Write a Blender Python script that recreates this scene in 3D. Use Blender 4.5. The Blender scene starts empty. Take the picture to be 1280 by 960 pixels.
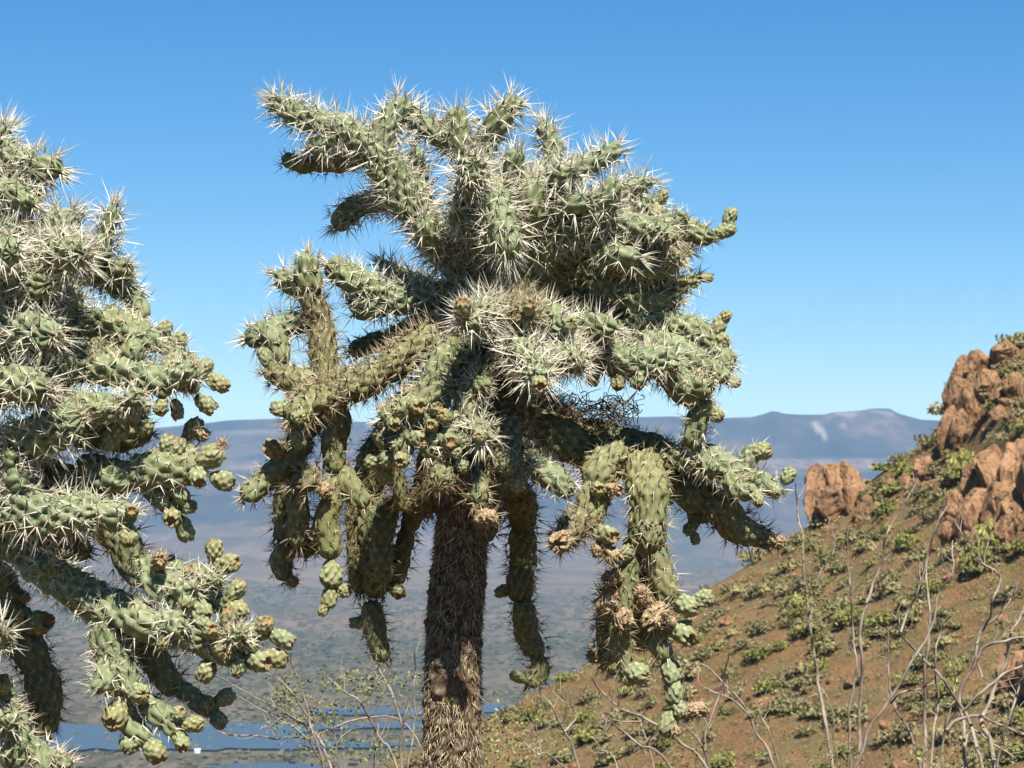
import bpy, math, random
import numpy as np
from mathutils import Vector

rnd = random.Random(7)
rng = np.random.default_rng(11)
sc = bpy.context.scene
COL = sc.collection

# ------------------------------------------------------------------ camera
F = 2770.0                       # focal length in photograph pixels (1280 wide)
EYE = 650.0                      # photograph row of eye level
PITCH = math.atan((EYE - 480.0) / F)
cam = bpy.data.cameras.new('camera')
cam.sensor_width = 36.0
cam.lens = 36.0 * F / 1280.0
cam.clip_start = 0.05
cam.clip_end = 60000.0
cam.dof.use_dof = True
cam.dof.focus_distance = 3.35
cam.dof.aperture_fstop = 26.0
camo = bpy.data.objects.new('camera', cam)
camo.rotation_euler = (math.pi / 2 + PITCH, 0, 0)
COL.objects.link(camo)
sc.camera = camo

# ------------------------------------------------------------------ light
SUN_EL, SUN_AZ = math.radians(54), math.radians(14)      # azimuth: to the right of straight behind the camera
sdir = Vector((math.sin(SUN_AZ) * math.cos(SUN_EL), -math.cos(SUN_AZ) * math.cos(SUN_EL), math.sin(SUN_EL)))
world = bpy.data.worlds.new('World')
sc.world = world
world.use_nodes = True
wn = world.node_tree
bg = wn.nodes['Background']
sky = wn.nodes.new('ShaderNodeTexSky')
sky.sky_type = 'NISHITA'
sky.sun_disc = False
sky.sun_elevation = SUN_EL
sky.sun_rotation = math.pi - SUN_AZ
sky.altitude = 900
sky.air_density = 1.0
sky.dust_density = 0.0
sky.ozone_density = 2.2
hsv = wn.nodes.new('ShaderNodeHueSaturation')
hsv.inputs['Saturation'].default_value = 1.45
wn.links.new(sky.outputs['Color'], hsv.inputs['Color'])
wn.links.new(hsv.outputs['Color'], bg.inputs['Color'])
bg.inputs['Strength'].default_value = 0.052
sl = bpy.data.lights.new('sun', 'SUN')
sl.energy = 5.0
sl.angle = math.radians(0.53)
sl.color = (1.0, 0.95, 0.86)
so = bpy.data.objects.new('sun', sl)
so.rotation_euler = sdir.to_track_quat('Z', 'Y').to_euler()
COL.objects.link(so)
vs = sc.view_settings
vs.view_transform = 'Standard'
vs.look = 'None'
vs.exposure = 1.27
vs.gamma = 1.0
sc.cycles.max_bounces = 4
sc.cycles.diffuse_bounces = 1
sc.cycles.volume_bounces = 0

# ------------------------------------------------------------------ helpers
CP, SP = math.cos(PITCH), math.sin(PITCH)
def at(X, Y, dist):
    """world point seen at photograph pixel X, Y whose forward distance (along world y) is dist"""
    u, v = (X - 640.0) / F, (480.0 - Y) / F
    dx, dy, dz = u, CP - v * SP, SP + v * CP
    k = dist / dy
    return np.array((dx * k, dist, dz * k))

def mesh(name, verts, faces, smooth=True, attrs=None, mats=(), midx=None):
    me = bpy.data.meshes.new(name)
    verts = np.asarray(verts, dtype=np.float32)
    if isinstance(faces, np.ndarray):
        nf, k = faces.shape
        me.vertices.add(len(verts)); me.vertices.foreach_set('co', verts.ravel())
        me.loops.add(nf * k); me.loops.foreach_set('vertex_index', faces.astype(np.int32).ravel())
        me.polygons.add(nf)
        me.polygons.foreach_set('loop_start', np.arange(nf, dtype=np.int32) * k)
        me.polygons.foreach_set('loop_total', np.full(nf, k, dtype=np.int32))
    else:
        me.from_pydata([tuple(map(float, v)) for v in verts], [], faces)
    for m in mats: me.materials.append(m)
    if midx is not None: me.polygons.foreach_set('material_index', np.asarray(midx, dtype=np.int32))
    me.polygons.foreach_set('use_smooth', np.full(len(me.polygons), smooth))
    for k, a in (attrs or {}).items():
        at_ = me.attributes.new(k, 'FLOAT', 'POINT')
        at_.data.foreach_set('value', np.asarray(a, dtype=np.float32).ravel())
    me.update(calc_edges=True)
    return me

def obj(name, me, parent=None, label=None, cat=None, group=None, kind=None, loc=None):
    o = bpy.data.objects.new(name, me)
    COL.objects.link(o)
    if parent is not None: o.parent = parent
    if label: o['label'] = label
    if cat: o['category'] = cat
    if group: o['group'] = group
    if kind: o['kind'] = kind
    if loc is not None: o.location = loc
    return o

# numpy gradient noise
_perm = rng.permutation(512)
def _h(ix, iy, iz):
    return _perm[(_perm[(_perm[ix & 511] + iy) & 511] + iz) & 511]
def noise3(p):
    p = np.asarray(p, dtype=np.float64)
    i = np.floor(p).astype(np.int64); f = p - i
    w = f * f * f * (f * (f * 6 - 15) + 10)
    out = np.zeros(p.shape[:-1])
    for dx in (0, 1):
        for dy in (0, 1):
            for dz in (0, 1):
                v = _h(i[..., 0] + dx, i[..., 1] + dy, i[..., 2] + dz) / 255.5 - 1.0
                ww = (w[..., 0] if dx else 1 - w[..., 0]) * (w[..., 1] if dy else 1 - w[..., 1]) * (w[..., 2] if dz else 1 - w[..., 2])
                out += v * ww
    return out
def fbm(p, o=4, g=0.5, l=2.03):
    p = np.asarray(p, dtype=np.float64); a = 1.0; s = 0; t = 0
    for k in range(o):
        s = s + a * noise3(p + 17.3 * k); t += a; a *= g; p = p * l
    return s / t
def ridged(p, o=4):
    p = np.asarray(p, dtype=np.float64); a = 1.0; s = 0; t = 0
    for k in range(o):
        s = s + a * (1 - 2.2 * np.abs(noise3(p + 9.1 * k))); t += a; a *= 0.5; p = p * 2.1
    return s / t

# ------------------------------------------------------------------ materials
def new_mat(name, rough=0.8, spec=0.3):
    m = bpy.data.materials.new(name); m.use_nodes = True
    nt = m.node_tree; b = nt.nodes['Principled BSDF']
    b.inputs['Roughness'].default_value = rough
    b.inputs['Specular IOR Level'].default_value = spec
    return m, nt, b
def N(nt, t, **kw):
    n = nt.nodes.new(t)
    for k, v in kw.items(): setattr(n, k, v)
    return n
def noise_node(nt, scale, detail=4, rough=0.55, coord='Object', vec=None):
    n = N(nt, 'ShaderNodeTexNoise'); n.inputs['Scale'].default_value = scale
    n.inputs['Detail'].default_value = detail; n.inputs['Roughness'].default_value = rough
    if vec is None:
        tc = N(nt, 'ShaderNodeTexCoord'); vec = tc.outputs[coord]
    nt.links.new(vec, n.inputs['Vector'])
    return n
def ramp(nt, src, stops, interp='LINEAR'):
    r = N(nt, 'ShaderNodeValToRGB'); r.color_ramp.interpolation = interp
    e = r.color_ramp.elements
    while len(e) < len(stops): e.new(0.5)
    for el, (p, c) in zip(e, stops):
        el.position = p; el.color = (*c, 1) if len(c) == 3 else c
    nt.links.new(src, r.inputs['Fac'])
    return r
def mix(nt, fac, a, b, mode='MIX'):
    n = N(nt, 'ShaderNodeMix', data_type='RGBA', blend_type=mode)
    for s, v in ((n.inputs[0], fac), (n.inputs[6], a), (n.inputs[7], b)):
        if hasattr(v, 'node'): nt.links.new(v, s)
        elif isinstance(v, (int, float)): s.default_value = v
        else: s.default_value = (*v, 1)
    return n.outputs[2]
def attr(nt, name):
    n = N(nt, 'ShaderNodeAttribute', attribute_name=name); return n.outputs['Fac']
def bump(nt, b, src, strength, dist):
    n = N(nt, 'ShaderNodeBump'); n.inputs['Strength'].default_value = strength; n.inputs['Distance'].default_value = dist
    nt.links.new(src, n.inputs['Height']); nt.links.new(n.outputs['Normal'], b.inputs['Normal'])
G3 = lambda v: (v, v, v)

def mat_skin():
    m, nt, b = new_mat('cactus_skin', 0.62, 0.25)
    nz = noise_node(nt, 22, 4, 0.6); fine = noise_node(nt, 160, 3, 0.6)
    fresh = ramp(nt, nz.outputs['Fac'], [(0.3, (0.1133, 0.1469, 0.07432)), (0.55, (0.1552, 0.1901, 0.09794)), (0.75, (0.2097, 0.2376, 0.1311))]).outputs['Color']
    old = ramp(nt, nz.outputs['Fac'], [(0.3, (0.108, 0.1152, 0.0396)), (0.52, (0.144, 0.1476, 0.054)), (0.72, (0.2016, 0.1692, 0.072))]).outputs['Color']
    brown = ramp(nt, nz.outputs['Fac'], [(0.3, (0.0648, 0.0504, 0.0288)), (0.55, (0.1368, 0.1044, 0.0576)), (0.75, (0.2088, 0.1692, 0.1008))]).outputs['Color']
    age = attr(nt, 'age')
    f1 = ramp(nt, age, [(0.0, G3(0)), (0.5, G3(1))]).outputs['Color']
    f2 = ramp(nt, age, [(0.5, G3(0)), (1.0, G3(1))]).outputs['Color']
    c = mix(nt, f1, fresh, old); c = mix(nt, f2, c, brown)
    c = mix(nt, ramp(nt, fine.outputs['Fac'], [(0.42, G3(0)), (0.7, G3(0.45))]).outputs['Color'], c, (0.0864, 0.0864, 0.0432))
    c = mix(nt, attr(nt, 'areole'), c, (0.36, 0.3168, 0.2232))
    nt.links.new(c, b.inputs['Base Color'])
    bump(nt, b, fine.outputs['Fac'], 0.35, 0.002)
    return m
def mat_spine():
    m, nt, b = new_mat('spine_sheath', 0.45, 0.4)
    c = ramp(nt, attr(nt, 'tint'), [(0.0, (0.03, 0.02, 0.014)), (0.3, (0.20, 0.125, 0.06)), (0.6, (0.50, 0.42, 0.25)), (1.0, (0.74, 0.71, 0.59))]).outputs['Color']
    nt.links.new(c, b.inputs['Base Color'])
    tr = N(nt, 'ShaderNodeBsdfTranslucent'); nt.links.new(c, tr.inputs['Color'])
    ms = N(nt, 'ShaderNodeMixShader'); ms.inputs[0].default_value = 0.25
    nt.links.new(b.outputs[0], ms.inputs[1]); nt.links.new(tr.outputs[0], ms.inputs[2])
    nt.links.new(ms.outputs[0], nt.nodes['Material Output'].inputs['Surface'])
    return m
def mat_fruit():
    m, nt, b = new_mat('fruit_skin', 0.65, 0.25)
    nz = noise_node(nt, 3.0, 4, 0.6)
    oi = N(nt, 'ShaderNodeObjectInfo')
    g = ramp(nt, nz.outputs['Fac'], [(0.3, (0.1186, 0.1484, 0.06876)), (0.55, (0.1693, 0.1921, 0.09284)), (0.75, (0.2455, 0.227, 0.1289))]).outputs['Color']
    y = ramp(nt, nz.outputs['Fac'], [(0.3, (0.1258, 0.1295, 0.0444)), (0.55, (0.185, 0.1665, 0.0629)), (0.75, (0.2442, 0.148, 0.0888))]).outputs['Color']
    c = mix(nt, ramp(nt, oi.outputs['Random'], [(0.4, G3(0)), (1.0, G3(0.75))]).outputs['Color'], g, y)
    c = mix(nt, attr(nt, 'areole'), c, (0.4292, 0.3552, 0.2516))
    cup = ramp(nt, nz.outputs['Fac'], [(0.3, (0.074, 0.0407, 0.01628)), (0.6, (0.2516, 0.1702, 0.074))]).outputs['Color']
    c = mix(nt, attr(nt, 'cup'), c, cup)
    nt.links.new(c, b.inputs['Base Color'])
    return m
def mat_dead():
    m, nt, b = new_mat('dried_fruit', 0.9, 0.1)
    nz = noise_node(nt, 4.0, 5, 0.65)
    c = ramp(nt, nz.outputs['Fac'], [(0.3, (0.0936, 0.0585, 0.0351)), (0.48, (0.2808, 0.195, 0.1092)), (0.68, (0.4524, 0.3588, 0.234))]).outputs['Color']
    nt.links.new(c, b.inputs['Base Color']); bump(nt, b, nz.outputs['Fac'], 0.4, 0.08)
    return m
def mat_bark():
    m, nt, b = new_mat('trunk_bark', 0.9, 0.15)
    nz = noise_node(nt, 60, 5, 0.65); big = noise_node(nt, 14, 3)
    c = ramp(nt, nz.outputs['Fac'], [(0.3, (0.0273, 0.0195, 0.01404)), (0.5, (0.0858, 0.0585, 0.0351)), (0.72, (0.1716, 0.1287, 0.0858))]).outputs['Color']
    c = mix(nt, ramp(nt, big.outputs['Fac'], [(0.52, G3(0)), (0.7, G3(0.6))]).outputs['Color'], c, (0.1326, 0.0663, 0.0312))
    c = mix(nt, attr(nt, 'areole'), c, mix(nt, nz.outputs['Fac'], (0.05, 0.04, 0.028), (0.30, 0.26, 0.20)))
    nt.links.new(c, b.inputs['Base Color']); bump(nt, b, nz.outputs['Fac'], 0.9, 0.004)
    return m
SKIN, SPINE, FRUIT, DEAD, BARK = mat_skin(), mat_spine(), mat_fruit(), mat_dead(), mat_bark()

def mat_soil():
    m, nt, b = new_mat('hillside_soil', 0.95, 0.1)
    big = noise_node(nt, 0.11, 4, 0.6); mid = noise_node(nt, 0.9, 5, 0.65); fine = noise_node(nt, 5.0, 4, 0.7)
    c = ramp(nt, big.outputs['Fac'], [(0.3, (0.175, 0.0805, 0.0315)), (0.5, (0.21, 0.1085, 0.0476)), (0.68, (0.196, 0.126, 0.0665))]).outputs['Color']
    c2 = ramp(nt, mid.outputs['Fac'], [(0.35, (0.084, 0.07, 0.0315)), (0.5, (0.154, 0.1015, 0.049)), (0.7, (0.231, 0.1505, 0.084))]).outputs['Color']
    c = mix(nt, ramp(nt, mid.outputs['Fac'], [(0.4, G3(0.75)), (0.56, G3(0.15))]).outputs['Color'], c, c2)
    c = mix(nt, ramp(nt, fine.outputs['Fac'], [(0.52, G3(0)), (0.68, G3(0.55))]).outputs['Color'], c, (0.252, 0.182, 0.1155))
    c = mix(nt, ramp(nt, fine.outputs['Fac'], [(0.3, G3(0.55)), (0.44, G3(0))]).outputs['Color'], c, (0.084, 0.07, 0.0385))
    cover = noise_node(nt, 0.35, 5, 0.7)
    c = mix(nt, ramp(nt, cover.outputs['Fac'], [(0.46, G3(0)), (0.6, G3(0.7))]).outputs['Color'], c, mix(nt, fine.outputs['Fac'], (0.07, 0.062, 0.025), (0.20, 0.165, 0.075)))
    nt.links.new(c, b.inputs['Base Color']); bump(nt, b, fine.outputs['Fac'], 1.0, 0.25)
    return m
def mat_rock():
    m, nt, b = new_mat('orange_rock', 0.9, 0.15)
    tc = N(nt, 'ShaderNodeTexCoord'); mp = N(nt, 'ShaderNodeMapping'); mp.inputs['Scale'].default_value = (1, 1, 0.4)
    nt.links.new(tc.outputs['Object'], mp.inputs['Vector'])
    nz = noise_node(nt, 0.9, 6, 0.65, vec=mp.outputs['Vector']); fine = noise_node(nt, 3.5, 4, 0.7, vec=mp.outputs['Vector'])
    c = ramp(nt, nz.outputs['Fac'], [(0.28, (0.084, 0.04956, 0.02817)), (0.45, (0.2016, 0.1115, 0.05635)), (0.6, (0.2688, 0.1528, 0.0805)), (0.75, (0.3192, 0.2148, 0.1328))]).outputs['Color']
    c = mix(nt, ramp(nt, fine.outputs['Fac'], [(0.32, G3(0.6)), (0.45, G3(0))]).outputs['Color'], c, (0.1092, 0.07434, 0.0483))
    lich = noise_node(nt, 2.2, 5, 0.7)
    c = mix(nt, ramp(nt, lich.outputs['Fac'], [(0.55, G3(0)), (0.68, G3(0.55))]).outputs['Color'], c, (0.13, 0.12, 0.075))
    vo = N(nt, 'ShaderNodeTexVoronoi', feature='DISTANCE_TO_EDGE'); vo.inputs['Scale'].default_value = 1.0
    wv = N(nt, 'ShaderNodeVectorMath', operation='MULTIPLY_ADD'); wv.inputs[1].default_value = (0.9, 0.9, 0.9)
    nt.links.new(nz.outputs['Color'], wv.inputs[0]); nt.links.new(mp.outputs['Vector'], wv.inputs[2])
    nt.links.new(wv.outputs['Vector'], vo.inputs['Vector'])
    crk = ramp(nt, vo.outputs['Distance'], [(0.0, G3(0)), (0.035, G3(1))]).outputs['Color']
    c = mix(nt, mix(nt, crk, (0.45, 0.45, 0.45), (0, 0, 0)), c, (0.05, 0.035, 0.025))
    nt.links.new(c, b.inputs['Base Color']); bump(nt, b, mix(nt, 0.65, crk, fine.outputs['Fac']), 0.8, 0.22)
    return m
def mat_leaf(name, cols):
    m, nt, b = new_mat(name, 0.75, 0.15)
    oi = N(nt, 'ShaderNodeObjectInfo')
    a = attr(nt, 'tint')
    c = ramp(nt, a, [(0.0, cols[0]), (0.55, cols[1]), (1.0, cols[2])]).outputs['Color']
    hs = N(nt, 'ShaderNodeHueSaturation')
    mr = N(nt, 'ShaderNodeMapRange'); mr.inputs['To Min'].default_value = 0.75; mr.inputs['To Max'].default_value = 1.3
    nt.links.new(oi.outputs['Random'], mr.inputs['Value']); nt.links.new(mr.outputs['Result'], hs.inputs['Value'])
    nt.links.new(c, hs.inputs['Color']); nt.links.new(hs.outputs['Color'], b.inputs['Base Color'])
    return m
def mat_twig(name, a_, b_):
    m, nt, b = new_mat(name, 0.85, 0.2)
    nz = noise_node(nt, 25, 4, 0.6)
    nt.links.new(ramp(nt, nz.outputs['Fac'], [(0.35, a_), (0.62, b_)]).outputs['Color'], b.inputs['Base Color'])
    return m
SOIL, ROCK = mat_soil(), mat_rock()
LEAF_OLIVE = mat_leaf('olive_scrub_leaf', [(0.1104, 0.1004, 0.0414), (0.1822, 0.1638, 0.07176), (0.265, 0.2355, 0.1104)])
LEAF_GREY = mat_leaf('grey_scrub_leaf', [(0.1173, 0.09984, 0.0483), (0.1932, 0.1638, 0.0828), (0.2898, 0.2432, 0.1265)])
LEAF_GREEN = mat_leaf('green_scrub_leaf', [(0.1035, 0.1056, 0.03019), (0.1759, 0.1728, 0.05175), (0.2587, 0.24, 0.08194)])
LEAF_YEL = mat_leaf('creosote_leaf', [(0.0975, 0.105, 0.03375), (0.15, 0.1537, 0.05625), (0.21, 0.2025, 0.0825)])
TWIG_PALE = mat_twig('pale_twig', (0.1275, 0.1013, 0.075), (0.27, 0.225, 0.18))
TWIG_DARK = mat_twig('dark_twig', (0.075, 0.05625, 0.0375), (0.195, 0.15, 0.105))

# ------------------------------------------------------------------ terrain
HD = 150.0
sil = [(-900, 1900), (-300, 1430), (200, 1110), (400, 995), (500, 945), (560, 918), (600, 900), (650, 876), (700, 850), (760, 815), (830, 770), (900, 728), (950, 698), (1000, 664), (1030, 646),
       (1080, 606), (1120, 574), (1150, 554), (1176, 528), (1188, 500), (1202, 472), (1226, 452), (1250, 440), (1280, 420), (1350, 392), (1500, 340), (2000, 250), (3000, 200)]
sp = np.array([at(X, Y, HD) for X, Y in sil])
VALLEY = -150.0
def smax(a, b, k):
    h = np.clip(0.5 + 0.5 * (a - b) / k, 0, 1)
    return b + (a - b) * h + k * h * (1 - h)
def hill_z(x, y):
    x = np.asarray(x, float); y = np.asarray(y, float)
    zr = np.interp(x, sp[:, 0], sp[:, 2])
    t = HD - y
    front = zr - 0.25 * t - 0.0006 * t * t
    t2 = np.maximum(-t, 0)
    back = zr - 0.6 * t2 - 0.004 * np.minimum(t2, 60) ** 2
    hz = np.where(t > 0, front, back)
    P = np.stack([x / 7.0, y / 7.0, 0 * x], -1)
    hz = hz + 0.9 * fbm(P, 4) * np.clip(np.abs(t) / 12, 0.25, 1)
    near = -1.5 - 0.10 * y - 0.012 * np.abs(y) * y - 0.0012 * x * x + 0.06 * fbm(np.stack([x / 1.3, y / 1.3, 0 * x + 3], -1), 3)
    near = np.where(y < 0, -1.5 - 0.1 * y - 0.0012 * x * x, near)
    z = smax(hz, near, 0.6)
    return np.maximum(z, VALLEY - 2.0)
def grid_mesh(name, xs, ys, zf, mat):
    X, Y = np.meshgrid(xs, ys)
    Z = zf(X, Y)
    V = np.stack([X, Y, Z], -1).reshape(-1, 3)
    nx, ny = len(xs), len(ys)
    i = (np.arange(ny - 1)[:, None] * nx + np.arange(nx - 1)[None]).ravel()
    return mesh(name, V, np.stack([i, i + 1, i + 1 + nx, i + nx], -1), True, mats=[mat])
xs = np.concatenate([np.linspace(-420, -60, 45)[:-1], np.linspace(-60, -12, 49)[:-1], np.linspace(-12, 55, 150)[:-1], np.linspace(55, 110, 45)[:-1], np.linspace(110, 420, 40)])
ys = np.concatenate([np.linspace(-40, -2, 15)[:-1], np.linspace(-2, 12, 50)[:-1], np.linspace(12, 80, 70)[:-1], np.linspace(80, 165, 180)[:-1], np.linspace(165, 480, 60)])
obj('hillside_ground', grid_mesh('hillside_ground', xs, ys, hill_z, SOIL), kind='structure')

def mat_valley():
    m, nt, b = new_mat('valley_scrubland', 0.95, 0.05)
    tc = N(nt, 'ShaderNodeTexCoord'); mp = N(nt, 'ShaderNodeMapping'); mp.inputs['Scale'].default_value = (1, 0.22, 1)
    nt.links.new(tc.outputs['Object'], mp.inputs['Vector'])
    big = noise_node(nt, 0.0022, 5, 0.6); mid = noise_node(nt, 0.012, 4, 0.6, vec=mp.outputs['Vector']); dots = noise_node(nt, 0.07, 3, 0.65, vec=mp.outputs['Vector'])
    c = ramp(nt, big.outputs['Fac'], [(0.32, (0.06365, 0.05569, 0.03182)), (0.5, (0.09017, 0.07426, 0.04774)), (0.68, (0.1273, 0.08486, 0.05304))]).outputs['Color']
    c = mix(nt, ramp(nt, mid.outputs['Fac'], [(0.45, G3(0)), (0.7, G3(0.6))]).outputs['Color'], c, (0.1379, 0.1061, 0.07426))
    c = mix(nt, ramp(nt, dots.outputs['Fac'], [(0.47, G3(0)), (0.56, G3(0.75))]).outputs['Color'], c, (0.03448, 0.03978, 0.02122))
    nt.links.new(c, b.inputs['Base Color'])
    return m
VAL = mat_valley()
def valley_z(x, y):
    d = 0.6 * fbm(np.stack([x / 90.0, y / 90.0, 0 * x + 5], -1), 3)
    up = np.maximum(y - 2300, 0) * 0.008
    roll = np.clip((y - 2300) / 900, 0, 1) * 34 * np.maximum(0, fbm(np.stack([x / 700.0, y / 500.0, 0 * x + 8], -1), 4))
    return VALLEY + d + up + roll
xs2 = np.linspace(-5200, 5200, 190)
ys2 = np.concatenate([np.linspace(150, 2400, 60)[:-1], np.linspace(2400, 5600, 130)[:-1], np.linspace(5600, 11000, 12)])
obj('valley_floor', grid_mesh('valley_floor', xs2, ys2, valley_z, VAL), kind='structure')

# scrub dotted over the valley floor, too far and too many to count
nb = 26000
by = 900 + 3300 * rng.random(nb) ** 1.1; bx = rng.uniform(-.34, .16, nb) * by
bz = valley_z(bx, by)
bk = noise3(np.stack([bx / 160.0, by / 420.0, 0 * bx + 3], -1)) + 0.5 * noise3(np.stack([bx / 45.0, by / 120.0, 0 * bx + 9], -1))
kp = bk > rng.uniform(-.7, .5, nb)
bx, by, bz = bx[kp], by[kp], bz[kp]; nb = len(bx)
oc = np.array([(1, 0, .45), (.3, .95, .5), (-.8, .6, .4), (-.85, -.55, .5), (.25, -.95, .45), (.1, .05, 1.0)])
ot = np.array([(0, 1, 5), (1, 2, 5), (2, 3, 5), (3, 4, 5), (4, 0, 5)])
low_ = oc[:5] * np.array((.8, .8, 0)) - np.array((0, 0, .1))
ov = np.vstack([oc, low_]); of = np.vstack([ot, [(i, 6 + i, 6 + (i + 1) % 5) for i in range(5)], [(i, 6 + (i + 1) % 5, (i + 1) % 5) for i in range(5)]])
rs_ = (0.8 + 2.2 * rng.random(nb) ** 2)[:, None, None]
BV = ov[None] * rs_ * rng.uniform(.7, 1.3, (nb, 11, 1)) + np.stack([bx, by, bz], -1)[:, None]
BF = (np.arange(nb)[:, None, None] * 11 + of[None]).reshape(-1, 3)
VSCRUB = mat_leaf('valley_scrub_leaf', [(0.035, 0.036, 0.018), (0.06, 0.06, 0.03), (0.095, 0.09, 0.05)])
obj('valley_scrub', mesh('valley_scrub', BV.reshape(-1, 3), BF, False, {'tint': np.repeat(rng.random(nb), 11)}, [VSCRUB]), label='dark scrub bushes dotting the valley floor around the lake', cat='scrub', kind='stuff')

# mountains: skyline rows of the photograph
sky_px = [(-6000, 640), (-2600, 600), (-1200, 575), (-400, 552), (0, 541), (200, 534), (245, 530), (285, 525), (340, 523), (430, 526), (520, 530), (600, 529), (700, 526), (800, 521), (840, 520), (880, 523), (940, 521), (955, 517), (967, 513), (982, 517),
          (1005, 518), (1030, 518), (1042, 515), (1075, 513), (1092, 510), (1112, 510), (1122, 516), (1150, 524), (1220, 528), (1400, 535), (2200, 560), (4000, 600), (7500, 640)]
MD = 8000.0
mp_ = np.array([at(X, Y, MD) for X, Y in sky_px])
def mount_z(x, y):
    zr = np.interp(x, mp_[:, 0], mp_[:, 2])
    base = VALLEY + 20
    t = np.clip((MD - y) / 3200.0, -0.4, 1.2)            # 0 ridge .. 1 foot
    s = np.clip(1 - t, 0, 1)
    prof = 0.62 * s ** 1.7 + 0.38 * np.clip((s - 0.80) / 0.2, 0, 1) ** 0.8
    prof = np.where(t < 0, 1 - 0.8 * (-t) ** 1.0, prof)
    rx = x + 260 * fbm(np.stack([x / 900.0, y / 900.0, 0 * x + 2], -1), 3)
    gul = ridged(np.stack([rx / 520.0, y / 1500.0, 0 * x], -1), 5)
    amp = np.clip(t * 3.5, 0, 1) * np.clip(1.25 - t, 0, 1)
    z = base + (zr - base) * prof + gul * 125 * amp - 40 * amp
    bench = np.maximum(0, ridged(np.stack([x / 1500.0, y / 700.0, 0 * x + 4], -1), 3)) * 70 * np.clip(t * 2 - 0.5, 0, 1) * np.clip(1.3 - t, 0, 1)
    z = z + bench
    return np.where(t > 1.15, VALLEY - 5, z)
def mat_mountain():
    m, nt, b = new_mat('mountain_slopes', 0.95, 0.05)
    geo = N(nt, 'ShaderNodeNewGeometry')
    big = noise_node(nt, 0.0028, 6, 0.62); mid = noise_node(nt, 0.02, 5, 0.65)
    mp = N(nt, 'ShaderNodeMapping'); mp.inputs['Scale'].default_value = (0.000275, 0.00033, 0.0088)
    nt.links.new(geo.outputs['Position'], mp.inputs['Vector'])
    band = noise_node(nt, 1.0, 4, 0.6, vec=mp.outputs['Vector'])
    c = ramp(nt, big.outputs['Fac'], [(0.34, (0.0165, 0.01925, 0.01375)), (0.5, (0.04125, 0.0341, 0.02475)), (0.62, (0.088, 0.0605, 0.04125)), (0.75, (0.1485, 0.1045, 0.077))]).outputs['Color']
    c = mix(nt, ramp(nt, band.outputs['Fac'], [(0.52, G3(0)), (0.60, G3(0.85))]).outputs['Color'], c, (0.154, 0.1018, 0.06875))
    c = mix(nt, ramp(nt, mid.outputs['Fac'], [(0.46, G3(0)), (0.62, G3(0.7))]).outputs['Color'], c, (0.0275, 0.033, 0.01925))
    sx3 = N(nt, 'ShaderNodeSeparateXYZ'); nt.links.new(geo.outputs['Position'], sx3.inputs[0])
    mr = N(nt, 'ShaderNodeMapRange'); mr.inputs['From Min'].default_value = VALLEY + 20; mr.inputs['From Max'].default_value = VALLEY + 190
    mr.inputs['To Min'].default_value = 0.8; mr.inputs['To Max'].default_value = 0.0
    nt.links.new(sx3.outputs['Z'], mr.inputs['Value'])
    foot = ramp(nt, big.outputs['Fac'], [(0.35, (0.075, 0.065, 0.04)), (0.6, (0.15, 0.105, 0.07))]).outputs['Color']
    c = mix(nt, mr.outputs['Result'], c, foot)
    c = mix(nt, attr(nt, 'scar'), c, (0.3025, 0.264, 0.22))
    nt.links.new(c, b.inputs['Base Color'])
    return m
MOUNT = mat_mountain()
xs3 = np.concatenate([np.linspace(-11000, -2600, 50)[:-1], np.linspace(-2600, 2600, 330)[:-1], np.linspace(2600, 11000, 60)])
ys3 = np.concatenate([np.linspace(4200, 7000, 90)[:-1], np.linspace(7000, 8060, 80)[:-1], np.linspace(8060, 10800, 16)])
obj('mountain_range', grid_mesh('mountain_range', xs3, ys3, mount_z, MOUNT), kind='structure')

# pale landslide scars on the far range: bare rock patches on the slope
mm = bpy.data.meshes['mountain_range']
co = np.empty(len(mm.vertices) * 3, dtype=np.float32); mm.vertices.foreach_get('co', co); co = co.reshape(-1, 3).astype(float)
sx_, sz_ = co[:, 0], co[:, 1]
dyv = co[:, 1] * CP + co[:, 2] * SP
PX, PY = 640 + F * co[:, 0] / dyv, 480 - F * (-co[:, 1] * SP + co[:, 2] * CP) / dyv
sv = np.zeros(len(co))
jw = fbm(co / np.array((60.0, 60.0, 60.0)), 3) * 5
for x0, y0, x1, y1, w in [(1019, 530, 1031, 546, 5), (1054, 531, 1057, 534, 2.5), (262, 541, 425, 538, 3.4), (1046, 517, 1070, 519, 2.6), (1090, 513, 1116, 518, 3)]:
    t = np.clip(((PX - x0) * (x1 - x0) + (PY - y0) * (y1 - y0)) / ((x1 - x0) ** 2 + (y1 - y0) ** 2), 0, 1)
    dd = np.hypot(PX - x0 - t * (x1 - x0), PY - y0 - t * (y1 - y0)) + jw * w * 0.12
    brk = np.clip(0.5 + 1.6 * fbm(co / np.array((170.0, 170.0, 60.0)) + 3, 3), 0, 1) if w == 3.4 else 1.0
    sv = np.maximum(sv, brk * np.clip(1.3 - dd / w, 0, 1) * (0.6 if w == 5 else 0.22 if w == 3.4 else 0.3))
sv[co[:, 1] > MD + 20] = 0
mm.attributes.new('scar', 'FLOAT', 'POINT').data.foreach_set('value', sv.astype(np.float32))

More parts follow.
